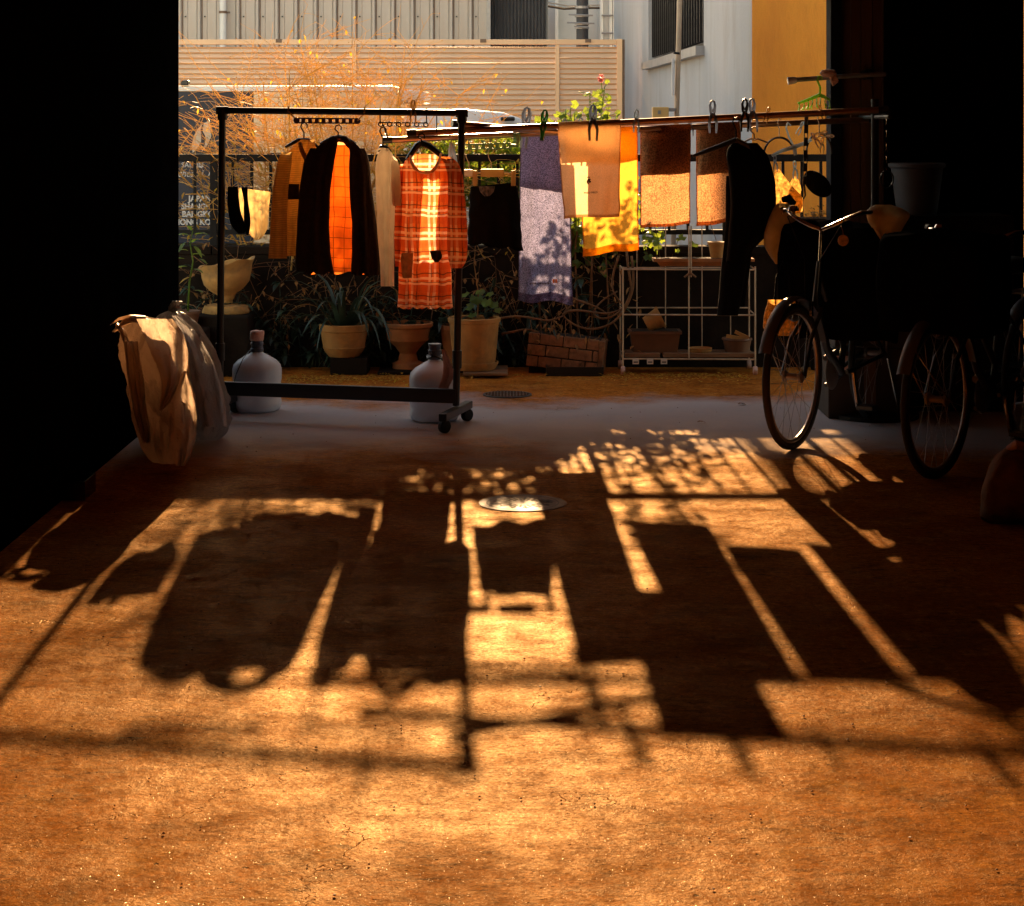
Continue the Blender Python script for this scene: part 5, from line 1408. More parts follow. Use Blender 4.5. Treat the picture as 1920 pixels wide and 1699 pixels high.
# chain of small hooks at the end of the front pole
hk = thing('hook_chain', 'short chain with ring hanging at the right end of the poles', 'chain', P(1662, 345, 9.8))
mb = MB()
for i in range(9):
    c = P(1662, 215 + i * 12, 9.8)
    R3 = Matrix.Rotation((i % 2) * PI / 2, 3, 'Z')
    mb.tube([c + R3 @ Vector((math.cos(a) * .006, 0, math.sin(a) * .018)) for a in [2 * PI * k_ / 10 for k_ in range(10)]], .0022, 5, closed=True)
build(mb, 'links', M['chrome'], hk, smooth=True)
build(MB().tube([P(1663 + 12 * math.cos(a), 336 + 16 * math.sin(a), 9.8) for a in [2 * PI * k_ / 20 for k_ in range(20)]], .004, 6, closed=True), 'ring', M['blackplastic'], hk, smooth=True)

# ================================================================== JUGS AND BIN BAGS
def jug(label, xc, yb, D, capwrap):
    c = Gd(xc, yb); c = Vector(((xc - HX) / F * D, D, .002))
    t = thing('water_jug', label, 'water jug', c, 'water jugs behind the rack')
    R = .128
    prof = [(0, .004), (.10, .0), (R - .012, .006), (R - .002, .025), (R, .05), (R - .004, .064), (R - .004, .072), (R, .09), (R, .13), (R - .004, .141), (R - .004, .149), (R, .168), (R, .215), (R - .006, .238), (R - .028, .262), (.062, .285), (.036, .298), (.030, .306), (.030, .33)]
    build(MB().lathe(prof, c, 40), 'body', M['jug'], t, smooth='all')
    nk_ = build(MB().lathe([(.031, .305), (.034, .308), (.034, .322), (.031, .325), (.031, .338), (.034, .341), (.034, .352), (.030, .355), (.030, .372), (.033, .375), (.033, .384), (.0, .386)], c, 28), 'neck', M['jugcap'], t, smooth=True)
    if capwrap:
        mb = MB(); mb.lathe([(.0, .362), (.033, .362), (.0375, .372), (.038, .40), (.035, .412), (.02, .416), (0, .414)], c, 18)
        for v in mb.v:
            n_ = noise.noise(v * 40) * .006; v.x += n_; v.z += n_ * .5
        build(mb, 'foam_wrap', M['foam'], t, smooth='all')
        build(MB().tube([c + Vector((-.033, -.012, .315)), c + Vector((-.06, -.09, .28)), c + Vector((-.095, -.098, .2)), c + Vector((-.115, -.07, .13))], .0022, 5), 'cord', M['blackplastic'], t)
    else:
        build(MB().tube([c + Vector((math.cos(a) * .038, math.sin(a) * .038, .318 + .006 * math.sin(3 * a))) for a in [.5 * k_ for k_ in range(26)]], .0045, 6), 'cord', M['blackplastic'], t, smooth=True)
        st_ = sheet(MB(), [(655, 828, 834), (690, 832, 850), (705, 830, 852), (738, 818, 836)], D - .15, 8, 16, 2, .006, 5)
        build(st_, 'strap', M['foam'], t, smooth='all', fixn=False)
    return t
jug('frosted water jug with pink foam cap beside the left bin bags', 482, 778, 10.28, True)
jug('frosted water jug with bare neck behind the right rack post', 815, 797, 9.95, False)

def ridge(t):                                # creased wave: sharp crests, round valleys
    return 1 - 2 * abs(math.sin(t)) ** .75
def binbag(label, rows, D, mt, seed, pleats, knots, flaps):
    """gathered plastic sack: creases run from the gather at the top and fade over the swollen belly"""
    t = thing('bin_bag', label, 'bin bag', P((rows[-1][1] + rows[-1][2]) / 2, rows[-1][0], D), 'filled bin bags')
    NV, NU = 90, 150
    R = rows_at(rows, NV, 3); rg = random.Random(seed)
    ph = [rg.uniform(0, 6.28) for _ in range(8)]
    mb = MB()
    def fn(u, v):
        y, xl, xr, dep = R[int(round(v * NV))]
        th = 2 * PI * u; c_, s_ = math.cos(th), math.sin(th)
        tw_ = th + .8 * v + .55 * noise.noise(Vector((v * 2.2, seed, c_ * .8)))
        w1 = (1 - v) ** .7; w2 = math.exp(-((v - .55) / .3) ** 2)
        t2 = th - 1.9 * v + .8 * noise.noise(Vector((v * 2, c_, seed + 5)))
        w3 = math.exp(-((v - .5) / .33) ** 2)
        pl = .10 * w1 * ridge(pleats * .5 * tw_ + ph[0]) + .05 * w1 * ridge(pleats * 1.15 * tw_ + ph[1]) + .085 * w3 * ridge(pleats * .28 * t2 + ph[2]) + .04 * ridge(pleats * .6 * t2 + 2 * v + ph[3])
        n3 = noise.noise(Vector((c_ * 1.5 + seed, s_ * 1.5, v * 2.6))) * .16
        cr = abs(noise.noise(Vector((c_ * 4 + seed, s_ * 4 + v * 3, v * 5)))) * .12 + abs(noise.noise(Vector((c_ * 9, s_ * 9 + seed, v * 11)))) * .04
        sq = (abs(c_) ** 2.6 + abs(s_) ** 2.6) ** (-1 / 2.6)
        k_ = (1 + pl + n3 + cr - .05) * (.25 * sq + .75)
        x = (xl + xr) / 2 + (xr - xl) / 2 * c_ * k_
        yy = y + 10 * w1 * min(1, v * 12) * noise.noise(Vector((c_ * 3, s_ * 3, seed + v)))
        q = P(x, yy, D + dep * s_ * k_)
        q.z = max(q.z, .004 + .02 * max(0, .04 - q.z))
        return q
    mb.grid(fn, NU, NV, closeu=True)
    build(mb, 'bag', mt, t, smooth='all')
    for kn in knots:
        kb = MB(); n_ = len(kn[0])
        pts = [P(p[0], p[1], D + p[2]) for p in kn[0]]
        for i in range(5):                       # gathered strands of plastic
            off = Vector((rg.uniform(-1, 1), rg.uniform(-1, 1), rg.uniform(-1, 1))) * .014
            kb.tube([p + off * (.5 + j / n_) for j, p in enumerate(pts)], [r * rg.uniform(.5, .8) for r in kn[1]], 7)
        build(kb, 'knot', mt, t, smooth='all')
    for i, fl_ in enumerate(flaps):              # loose layers of plastic hanging over the belly
        build(sheet(MB(), fl_[0], D - fl_[1], 26, 34, 4, .018, seed + 30 + i, bulge=fl_[2], sm=3), 'flap', mt, t, smooth='all', fixn=False)
    return t
binbag('full pale bin bag standing nearest the rack', [(580, 324, 330, .01), (583, 314, 338, .03), (588, 298, 350, .07), (606, 284, 372, .12), (640, 278, 396, .16), (690, 282, 414, .18), (740, 290, 426, .19), (785, 300, 434, .18), (812, 314, 428, .16), (826, 338, 412, .10)], 9.32, M['bag2'], 3, 7,
       [([(324, 588, 0), (322, 580, -.02), (329, 573, -.03), (336, 573, -.03)], [.020, .014, .018, .006])],
       [([(592, 322, 336), (620, 338, 368), (680, 352, 400), (740, 366, 420), (800, 380, 426)], .20, .03)])
binbag('tan bin bag slumped in front against the black wall', [(594, 268, 276, .01), (597, 252, 300, .05), (604, 236, 326, .11), (624, 226, 342, .15), (660, 222, 352, .18), (700, 226, 358, .19), (750, 236, 362, .20), (800, 250, 368, .20), (845, 266, 362, .18), (870, 284, 350, .14), (880, 304, 332, .07)], 8.75, M['bag'], 11, 7,
       [([(268, 599, -.10), (246, 599, -.14), (228, 604, -.15), (212, 617, -.13)], [.016, .014, .012, .004]), ([(220, 608, -.14), (231, 620, -.16), (238, 640, -.16)], [.006, .010, .003])],
       [([(598, 256, 322), (625, 268, 344), (660, 282, 353), (690, 296, 352), (720, 304, 344), (752, 300, 322), (770, 298, 304)], .225, .05), ([(696, 344, 350), (730, 326, 360), (775, 316, 369), (820, 316, 368), (856, 322, 358), (874, 330, 346)], .225, .05), ([(640, 232, 258), (700, 238, 268), (770, 250, 276), (830, 268, 284)], .19, .03)])

# glass tray in the dark at the far left
tr2 = thing('glass_tray', 'barely lit glass tray in the dark corner at left', 'tray', Gd(95, 935))
q = Gd(95, 930)
build(MB().box2((q.x - .16, q.y - .1, .002), (q.x + .16, q.y + .1, .012)), 'base', M['glassdark'], tr2)
for a_, b_ in (((-.16, -.1), (.16, -.095)), ((-.16, .095), (.16, .1)), ((-.16, -.094), (-.155, .094)), ((.155, -.094), (.16, .094))):
    build(MB().box2((q.x + a_[0], q.y + a_[1], .0125), (q.x + b_[0], q.y + b_[1], .075)), 'side', M['glassdark'], tr2)

# ================================================================== FLOOR FITTINGS
mh = thing('manhole_cover', 'round cast-iron manhole cover with radial pattern, half sunlit', 'manhole cover', Gd(980, 944))
c = Gd(980, 944); R = 165 / F * c.y / 2
build(MB().lathe([(0, .0), (R, .0), (R, .002), (R - .003, .003), (R * .83, .003), (R * .83, .002), (0, .002)], c + Vector((0, 0, .0005)), 56), 'frame_ring', M['manhole'], mh, smooth=True)
build(MB().lathe([(0, .0026), (R * .80, .0026), (R * .80, .0034), (0, .0034)], c, 48), 'cover_plate', M['manhole'], mh)
build(MB().lathe([(R * .80, .0026), (R * .80, .0032), (R * .83, .0032), (R * .83, .0026)], c, 48), 'gap_ring', M['manhole_in'], mh)
mb = MB()
for i in range(26):
    a = 2 * PI * i / 26; d = Vector((math.cos(a), math.sin(a), 0))
    r0_, r1_ = (.28, .5) if i % 2 else (.36, .68)
    mb.bar(c + d * R * r0_ + Vector((0, 0, .0036)), c + d * R * r1_ + Vector((0, 0, .0036)), .008, .0012, up=(0, 0, 1))
for k_ in range(12):
    a = 2 * PI * k_ / 12
    mb.bar(c + Vector((math.cos(a) * R * .58, math.sin(a) * R * .58, .0036)), c + Vector((math.cos(a + .25) * R * .6, math.sin(a + .25) * R * .6, .0036)), .006, .0012)
build(mb, 'groove', M['manhole_in'], mh)
for sg in (-1, 1):
    build(MB().add([c + Vector((sg * R * .58 - .03, sg * .025, .0042)), c + Vector((sg * R * .58, sg * .005, .0042)), c + Vector((sg * R * .58 + .03, sg * .025, .0042)), c + Vector((sg * R * .58, sg * .06, .0042))], [(0, 1, 2, 3)]), 'lift_slot', M['manhole_in'], mh)
gr = thing('drain_grate', 'small dark round drain grate beyond the rack', 'drain grate', Gd(951, 741))
c = Gd(951, 741); R = 92 / F * c.y / 2
build(MB().lathe([(0, 0), (R, 0), (R, .006), (R * .9, .007), (R * .9, .004), (0, .004)], c + Vector((0, 0, .001)), 36), 'rim', M['grate'], gr)
mb = MB()
for i in range(-6, 7):
    h_ = math.sqrt(max(0, (R * .88) ** 2 - (i * R * .13) ** 2))
    if h_ > .01:
        mb.box(c + Vector((i * R * .13, 0, .0075)), (.006, 2 * h_, .004)); mb.box(c + Vector((0, i * R * .13, .0076)), (2 * h_, .006, .004))
build(mb, 'lattice', M['manhole_in'], gr)

# ================================================================== PLANTS, POTS, PLANT STAND
def leaf(mb, p, d, L_, W_, droop=.3, nrm=None, seg=3):
    """pointed leaf: midrib bends down, two rows of faces"""
    d = Vector(d).normalized(); up = Vector((0, 0, 1)) if nrm is None else nrm
    s_ = d.cross(up)
    if s_.length < .05: s_ = Vector((1, 0, 0))
    s_.normalize(); n_ = s_.cross(d).normalized()
    vs_ = []; fs_ = []
    for i in range(seg + 1):
        f_ = i / seg
        c = p + d * (L_ * f_) - Vector((0, 0, 1)) * (droop * L_ * f_ * f_)
        w = W_ * math.sin(PI * min(1, f_ * .86 + .12)) * .5
        if i == seg: w = W_ * .04
        vs_ += [c - s_ * w + n_ * w * .25, c, c + s_ * w + n_ * w * .25]
    for i in range(seg):
        b = i * 3
        fs_ += [(b, b + 1, b + 4, b + 3), (b + 1, b + 2, b + 5, b + 4)]
    mb.add(vs_, fs_)

def lobed(mb, p, n_, R, rg):
    """round scalloped leaf (geranium, ivy)"""
    n_ = n_.normalized(); a = Vector((0, 0, 1)).cross(n_)
    if a.length < .05: a = Vector((1, 0, 0))
    a.normalize(); b = n_.cross(a)
    m_ = 10; vs_ = [p + n_ * R * .12]
    o_ = rg.uniform(0, 6)
    for k_ in range(m_):
        t = 2 * PI * k_ / m_ + o_; r = R * (1.0 if k_ % 2 else .82) * (1 if k_ else .4)
        vs_.append(p + a * math.cos(t) * r + b * math.sin(t) * r - n_ * R * .1 * rg.random())
    mb.add(vs_, [(0, k_ + 1, (k_ + 1) % m_ + 1) for k_ in range(m_)])

# ---- big bare shrub with fine reddish twigs in front of the truck
rg = random.Random(21)
bs0 = P(605, 640, 12.3); bs0.z = 0
shb = thing('twiggy_shrub', 'large bare shrub of fine sunlit orange twigs above the wall', 'shrub', (bs0.x, 12.3, 0))
stems, twigs, leaves, buds = MB(), MB(), MB(), MB()
def grow(mb, p, d, L_, r0, r1, nseg, curl, rgx, n=4, grav=0.):
    pts = [p.copy()]; d = d.normalized()
    side = Vector((rgx.uniform(-1, 1), rgx.uniform(-1, 1), rgx.uniform(-.4, .4)))
    for i in range(nseg):
        d = (d + side * curl / nseg + Vector((rgx.uniform(-1, 1), rgx.uniform(-1, 1), rgx.uniform(-1, 1))) * .10 - Vector((0, 0, grav / nseg))).normalized()
        p = p + d * (L_ / nseg); pts.append(p.copy())
    mb.tube(pts, [r0 + (r1 - r0) * i / nseg for i in range(nseg + 1)], n, caps=False)
    return pts, d
for i in range(46):
    fx = rg.random()
    bx = bs0.x + rg.gauss(.04, .33); by = 12.38 + rg.uniform(-.1, .22) if rg.random() < .7 else 12.0 + rg.uniform(-.05, .05)
    lean = (bx - bs0.x) * .9 + rg.gauss(0, .22)
    L_ = rg.uniform(.85, 1.35) * (1 - .20 * abs(lean))
    pts, d = grow(stems, Vector((bx, by, rg.uniform(.55, .74))), Vector((lean * .8, rg.uniform(-.16, .14), 1)), L_, .0065, .0028, 9, .35, rg, 5)
    for j in range(15):
        k_ = rg.randint(2, 9); q = pts[k_]
        dd = Vector((rg.uniform(-1.1, 1.1), rg.uniform(-.6, .6), rg.uniform(.0, 1.0)))
        p2, d2 = grow(twigs, q, dd, rg.uniform(.18, .48), .0026, .0014, 5, .5, rg, 3, grav=.25)
        for m_ in range(4):
            q2 = p2[rg.randint(1, 5)]
            dd2 = (d2 + Vector((rg.uniform(-1, 1), rg.uniform(-.8, .8), rg.uniform(-.7, .8))))
            p3, _ = grow(twigs, q2, dd2, rg.uniform(.06, .22), .0016, .0010, 3, .4, rg, 3, grav=.4)
            if rg.random() < .16:
                leaf(leaves, p3[-1], Vector((rg.uniform(-1, 1), rg.uniform(-1, 1), rg.uniform(-1, .3))), rg.uniform(.02, .04), rg.uniform(.012, .022), .3, None, 2)
            if rg.random() < .25:
                buds.lathe([(0, -.004), (.0045, 0), (0, .004)], p3[-1], 5)
# trailing fan of twigs at the left, before the navy panel
for i in range(34):
    q = P(rg.uniform(420, 560), rg.uniform(250, 400), 12.2 + rg.uniform(-.2, .3))
    p2, d2 = grow(twigs, q, Vector((-1, rg.uniform(-.2, .2), rg.uniform(.15, .85))), rg.uniform(.25, .65), .0027, .0014, 6, .25, rg, 3, grav=-.1)
    for m_ in range(4):
        q2 = p2[rg.randint(1, 6)]
        grow(twigs, q2, d2 + Vector((rg.uniform(-.8, .4), rg.uniform(-.5, .5), rg.uniform(-.8, .7))), rg.uniform(.06, .2), .0018, .0012, 3, .4, rg, 3)
# dense tangle at the foot of the shrub, just above the wall top
for i in range(190):
    q = Vector((rg.uniform(-2.15, .20), 12.1 + rg.uniform(-.12, .35), rg.uniform(.72, 1.25)))
    p2, d2 = grow(twigs, q, Vector((rg.uniform(-1, 1), rg.uniform(-.4, .4), rg.uniform(-.5, .9))), rg.uniform(.15, .35), .0026, .0012, 4, .6, rg, 3)
    for m_ in range(3):
        leaf(leaves, p2[rg.randint(0, 4)] + Vector((rg.uniform(-.03, .03), rg.uniform(-.03, .03), rg.uniform(-.03, .03))), Vector((rg.uniform(-1, 1), rg.uniform(-1, 1), rg.uniform(-1, .6))), rg.uniform(.02, .045), rg.uniform(.012, .028), .3, None, 2)
clump = MB()
for i in range(1700):                             # leafier clump right of the dress, thickened to block sun on the floor
    leaf(clump, Vector((rg.uniform(-.80, .10), 12.3 + rg.uniform(0, .35), rg.uniform(1.0, 1.42))), Vector((rg.uniform(-1, 1), rg.uniform(-1, 1), rg.uniform(-1, .6))), rg.uniform(.04, .07), rg.uniform(.03, .045), .3, None, 2)
build(clump, 'foliage', M['leaf'], shb, fixn=False)['kind'] = 'stuff'
build(stems, 'stems', M['twig'], shb, smooth='all', fixn=False)
build(twigs, 'twigs', M['twig'], shb, fixn=False)['kind'] = 'stuff'
build(leaves, 'leaves', M['leaf_yel'], shb, fixn=False)['kind'] = 'stuff'
build(buds, 'buds', M['leaf_yel'], shb, fixn=False)['kind'] = 'stuff'

# ---- undergrowth: dark dry tangle hanging down the wall behind the pots
ug = MB(); ugl = MB()
for i in range(240):
    q = Vector((rg.uniform(-2.0, .6), 12.05 - rg.uniform(0, .14), rg.uniform(.3, .76)))
    p2, d2 = grow(ug, q, Vector((rg.uniform(-1, 1), rg.uniform(-.4, .2), rg.uniform(-1, .6))), rg.uniform(.1, .35), .0022, .001, 4, .5, rg, 3, grav=.3)
    for m_ in range(3):
        leaf(ugl, p2[rg.randint(1, 4)], Vector((rg.uniform(-1, 1), rg.uniform(-1, .2), rg.uniform(-1, .4))), rg.uniform(.02, .045), rg.uniform(.012, .026), .3, None, 2)
uo = thing('dry_creeper', 'dark dry creeper tangled over the face of the low wall', 'creeper', (-.7, 12.02, .3))
build(ug, 'stems', M['vine'], uo, fixn=False)['kind'] = 'stuff'
build(ugl, 'leaves', M['leaf_dry'], uo, fixn=False)['kind'] = 'stuff'

# ---- dark evergreen growth between the pots
eg = MB(); egs = MB(); r_ = random.Random(91)
for i in range(60):
    q = Vector((r_.uniform(-2.0, .5), 11.98 + r_.uniform(-.05, .06), .02))
    p2, d2 = grow(egs, q, Vector((r_.uniform(-.5, .5), r_.uniform(-.25, .0), 1)), r_.uniform(.25, .62), .004, .002, 5, .5, r_, 4)
    for m_ in range(14):
        leaf(eg, p2[r_.randint(1, 5)], Vector((r_.uniform(-1, 1), r_.uniform(-1, .2), r_.uniform(-.5, .7))), r_.uniform(.05, .10), r_.uniform(.022, .04), .5, None, 3)
eo = thing('evergreen_growth', 'dark evergreen shoots filling the gaps between the pots', 'shrub', (-.7, 11.98, 0))
build(egs, 'stems', M['leaf_dark'], eo, fixn=False)['kind'] = 'stuff'
build(eg, 'leaves', M['leaf_dark'], eo, fixn=False)['kind'] = 'stuff'

# ---- geraniums on the wall behind the towels
def geranium(label, x, ys, D, flower, seed, spread=16, ybase=470, name='geranium'):
    r_ = random.Random(seed)
    t = thing(name, label, 'plant', P(x, ybase, D), 'geraniums behind the towels')
    lv, st_ = MB(), MB()
    for (xx, yy) in ys:
        p0 = P(x + r_.uniform(-6, 6), ybase, D); p1 = P(xx, yy, D + r_.uniform(-.06, .06))
        mid = p0.lerp(p1, .5) + Vector((r_.uniform(-.04, .04), r_.uniform(-.03, .03), 0))
        st_.tube([p0, mid, p1], [.006, .005, .003], 6)
        for j in range(14):
            f_ = r_.uniform(.0, .3) if j < 9 else r_.uniform(.3, .9)
            c = p1.lerp(mid, f_) + Vector((r_.gauss(0, spread * .5), r_.gauss(0, spread * .4), r_.gauss(0, spread * .45))) * D / F
            lobed(lv, c, Vector((r_.uniform(-.8, .8), -r_.uniform(.2, 1), r_.uniform(.1, 1))), r_.uniform(.018, .034), r_)
            st_.tube([p1.lerp(mid, f_), c], .0016, 4)
    build(st_, 'stems', M['leaf'], t, smooth='all')
    build(lv, 'leaves', M['leaf'], t, fixn=False)
    if flower:
        fl = MB(); c = P(*flower, D)
        for j in range(46):
            d = Vector((r_.gauss(0, 1), r_.gauss(0, 1), r_.gauss(0, 1))).normalized()
            leaf(fl, c + d * .008, d, .022, .018, .1, None, 2)
        build(fl, 'flower', M['petal'], t, fixn=False)
        build(MB().tube([P(flower[0] + 2, flower[1] + 30, D), c], .0028, 5), 'flower_stalk', M['leaf'], t)
    pot = MB(); pc_ = P(x, ybase, D); pz = WZ + .003
    pot.lathe([(.055, 0), (.075, .10), (.082, .10), (.082, .12), (.07, .12), (.065, .09), (0, .09)], (pc_.x, WD + .075, pz), 20)
    build(pot, 'pot', M['planter_brown'], t, smooth=True)
    return t
GDp = WD + .02
geranium('tall geranium with one pink flower head above the tan towel', 1122, [(1106, 175), (1112, 192), (1118, 215), (1134, 162), (1140, 215), (1100, 225)], GDp, (1127, 146), 2)
geranium('shorter leafy geranium left of the flowering one', 1066, [(1060, 205), (1070, 200), (1052, 216), (1078, 210)], GDp, None, 3)
geranium('low geranium tuft showing beside the purple towel top', 1016, [(1010, 232), (1000, 238), (1024, 234), (1036, 240)], GDp, None, 5)
# ivy behind the towels and along the wall top
iv = thing('ivy', 'ivy mass growing on the wall behind the towels', 'ivy', P(1090, 470, GDp - .05))
lv, st_ = MB(), MB(); r_ = random.Random(31)
for j in range(520):
    xx = r_.gauss(1125, 62); yy = r_.gauss(415, 45)
    if yy > 520 or yy < 320: continue
    c = P(xx, yy, GDp - .04 + r_.uniform(-.08, .06))
    lobed(lv, c, Vector((r_.uniform(-.9, .9), -r_.uniform(.1, 1), r_.uniform(.0, 1))), r_.uniform(.016, .036), r_)
    if j % 4 == 0: st_.tube([c, P(xx + r_.uniform(-14, 14), yy + r_.uniform(15, 40), GDp - .03)], .002, 4)
for xx in (1012, 1070, 1085, 1102, 1112, 1140):
    st_.tube([P(xx, 640, GDp - .1), P(xx + r_.uniform(-6, 6), 560, GDp - .1), P(xx + r_.uniform(-10, 10), 470, GDp - .08), P(xx + r_.uniform(-14, 14), 390, GDp - .05)], [.008, .007, .006, .003], 6)
build(st_, 'stems', M['vine'], iv, smooth='all')['kind'] = 'stuff'; build(lv, 'leaves', M['leaf'], iv, fixn=False)['kind'] = 'stuff'
# looping woody vine
vn = thing('woody_vine', 'thick brown vine looping beside the plant stand', 'vine', P(1100, 650, 11.8))
VD = 11.82
loops = [[(1160, 480, 0), (1150, 510, .02), (1146, 535, 0), (1152, 555, -.02), (1172, 575, -.02)],
         [(1175, 470, 0), (1178, 510, -.03), (1186, 540, -.03), (1176, 570, -.04), (1155, 592, -.04), (1130, 600, -.03), (1112, 592, -.02), (1115, 578, 0), (1130, 562, .02), (1158, 546, .02)],
         [(1184, 480, .02), (1190, 530, 0), (1182, 560, -.02), (1168, 588, -.04), (1145, 610, -.05), (1110, 620, -.05), (1080, 612, -.04), (1060, 598, -.03), (1054, 588, -.02), (1068, 575, -.01), (1085, 562, 0)],
         [(1056, 590, -.02), (1070, 580, -.04), (1110, 585, -.05), (1140, 590, -.04), (1165, 580, -.03)],
         [(1070, 558, .0), (1090, 566, -.02), (1118, 574, -.02), (1140, 590, -.01)],
         [(935, 598, .0), (965, 592, -.04), (1000, 596, -.05), (1030, 604, -.05), (1056, 592, -.03)],
         [(940, 626, .0), (965, 622, -.03), (985, 616, -.04), (1010, 622, -.03)]]
for i, lp in enumerate(loops):
    pts = []
    for a, b_ in zip(lp[:-1], lp[1:]):
        for k_ in range(3): 
            f_ = k_ / 3; pts.append(P(a[0] + (b_[0] - a[0]) * f_, a[1] + (b_[1] - a[1]) * f_, VD + a[2] + (b_[2] - a[2]) * f_))
    pts.append(P(lp[-1][0], lp[-1][1], VD + lp[-1][2]))
    for _ in range(3):
        pts = [pts[0]] + [(pts[k_ - 1] + pts[k_] * 2 + pts[k_ + 1]) / 4 for k_ in range(1, len(pts) - 1)] + [pts[-1]]
    build(MB().tube(pts, [.008 - .003 * k_ / len(pts) for k_ in range(len(pts))], 7), 'stem', M['vine'], vn, smooth='all')
lv = MB()
for j in range(40):
    c = P(r_.uniform(1010, 1210), r_.uniform(480, 660), VD - r_.uniform(0, .08))
    leaf(lv, c, Vector((r_.uniform(-1, 1), r_.uniform(-.6, .2), -r_.random())), r_.uniform(.025, .045), r_.uniform(.015, .026), .3, None, 2)
build(lv, 'leaves', M['leaf_dry'], vn, fixn=False)

# ---- pots
def pot(name, label, cx, yb, D, prof, mt, zb=0., n=40, saucer=None, soil=None, cat='pot', flute=0):
    c = Vector(((cx - HX) / F * D, D, zb + .002))
    t = thing(name, label, cat, c, 'plant pots')
    mb = MB(); mb.lathe(prof, c + Vector((0, 0, .0 if not saucer else .012)), n)
    if flute:
        for v in mb.v:
            a = math.atan2(v.y - c.y, v.x - c.x); r = 1 + .02 * math.sin(flute * a); v.x = c.x + (v.x - c.x) * r; v.y = c.y + (v.y - c.y) * r
    build(mb, 'vessel', mt, t, smooth=True)
    if soil: build(MB().lathe([(soil[0], soil[1]), (soil[0] * .5, soil[1] + .012), (0, soil[1] + .015)], c, 24), 'soil', M['soil'], t, smooth=True)
    if saucer: build(MB().lathe([(0, 0), (saucer * .86, 0), (saucer, .035), (saucer, .045), (saucer * .94, .045), (saucer * .84, .010), (0, .010)], c, 40), 'saucer', mt, t, smooth=True)
    return t, c
D0 = 11.70
k0 = D0 / F
# tall ochre pot with saucer, on a plank
pk = solo(MB().box2(P(868, 705, D0 - .15) * 1, (P(952, 705, D0).x, D0 + .22, .035)), 'plank', M['woodslat'], 'short wooden plank under the tall ochre pot', 'plank', bevel=.004)
for v in pk.data.vertices:
    pass
tp_, c = pot('plant_pot', 'tall ochre clay pot on a saucer right of the rack post', 889, 700, 11.72, [(.118, 0), (.125, .02), (.148, .265), (.156, .268), (.158, .29), (.150, .295), (.140, .29), (.132, .24), (0, .24)], M['ochre_pot'], zb=.036, saucer=.145, soil=(.138, .25), flute=18)
build(MB().tube([c + Vector((.02, 0, .26)), c + Vector((.025, 0, .45)), c + Vector((.0, .01, .62)), c + Vector((.015, .02, .86))], [.0045, .004, .003, .002], 6), 'cane', M['leaf_dry'], tp_, smooth=True)
lv = MB()
for (xx, yy, R_) in ((893, 560, .045), (912, 566, .04), (925, 570, .036), (880, 575, .032), (900, 548, .034), (886, 590, .03), (918, 552, .03), (872, 552, .03), (935, 582, .03)):
    lobed(lv, P(xx, yy, 11.68 + r_.uniform(-.06, .06)), Vector((r_.uniform(-.5, .5), -.5, r_.uniform(.3, 1))), R_, r_)
build(lv, 'leaves', M['leaf'], tp_, fixn=False)
pot('plant_pot', 'narrow clay pot half hidden behind the right rack post', 852, 690, 11.95, [(.06, 0), (.085, .20), (.095, .20), (.095, .225), (.085, .225), (.08, .18), (0, .18)], M['terracotta'], zb=.05, soil=(.08, .19))
solo(MB().box2((-.52, 11.80, .001), (-.25, 12.06, .051)), 'block', M['wall'], 'flat dark block under the narrow clay pot', 'block', bevel=.006)
# footed urn in shade
pot('garden_urn', 'shaded terracotta urn on a foot behind the right water jug', 765, 685, 11.9, [(.095, 0), (.095, .03), (.06, .045), (.05, .09), (.08, .13), (.125, .17), (.135, .24), (.15, .252), (.152, .27), (.14, .275), (.13, .25), (0, .24)], M['terracotta'], zb=.02, soil=(.13, .245))
solo(MB().box2((-.80, 11.72, .001), (-.53, 12.06, .021)), 'paving_slab', M['wall'], 'thin dark slab under the shaded footed urn', 'slab', bevel=.004)
# strappy plant in a round pot on a crate
cr_ = solo(MB().box2((-1.08, 11.72, .001), (-.86, 11.98, .10)), 'crate', M['wall'], 'dark crate under the strap-leaved plant', 'crate', bevel=.006)
sp_, c = pot('strap_leaf_plant', 'strap-leaved plant arching out of a round ochre pot', 645, 655, 11.82, [(.09, 0), (.115, .03), (.125, .05), (.128, .055), (.125, .06), (.140, .15), (.148, .155), (.150, .19), (.142, .195), (.135, .16), (0, .15)], M['ochre_pot'], zb=.10, soil=(.135, .16), cat='plant')
r_ = random.Random(77)
for i in range(34):
    a = r_.uniform(0, 2 * PI); el = r_.uniform(.5, 1.35)
    L_ = r_.uniform(.32, .62); w0 = r_.uniform(.020, .034)
    d = Vector((math.cos(a) * math.cos(el), math.sin(a) * math.cos(el) * .6 - .1, math.sin(el)))
    p = c + Vector((math.cos(a) * .05, math.sin(a) * .05, .16)); vs_ = []; fs_ = []
    ns = 9; g_ = r_.uniform(.30, .55)
    for k_ in range(ns + 1):
        f_ = k_ / ns
        side = Vector((-math.sin(a), math.cos(a), 0)) * (w0 * .5 * (1 - f_ ** 2.2) + .001)
        n2 = Vector((0, 0, 1)) * w0 * .12
        vs_ += [p - side + n2, p, p + side + n2]
        p = p + d * (L_ / ns); d = (d + Vector((0, 0, -g_))).normalized() if f_ > .15 else d
        if p.z < .02: p.z = .02
    for k_ in range(ns):
        b = k_ * 3; fs_ += [(b, b + 1, b + 4, b + 3), (b + 1, b + 2, b + 5, b + 4)]
    build(MB().add(vs_, fs_), 'leaf', M['leaf_dry'] if i % 8 == 5 else M['leaf_dark'], sp_, smooth='all', fixn=False)

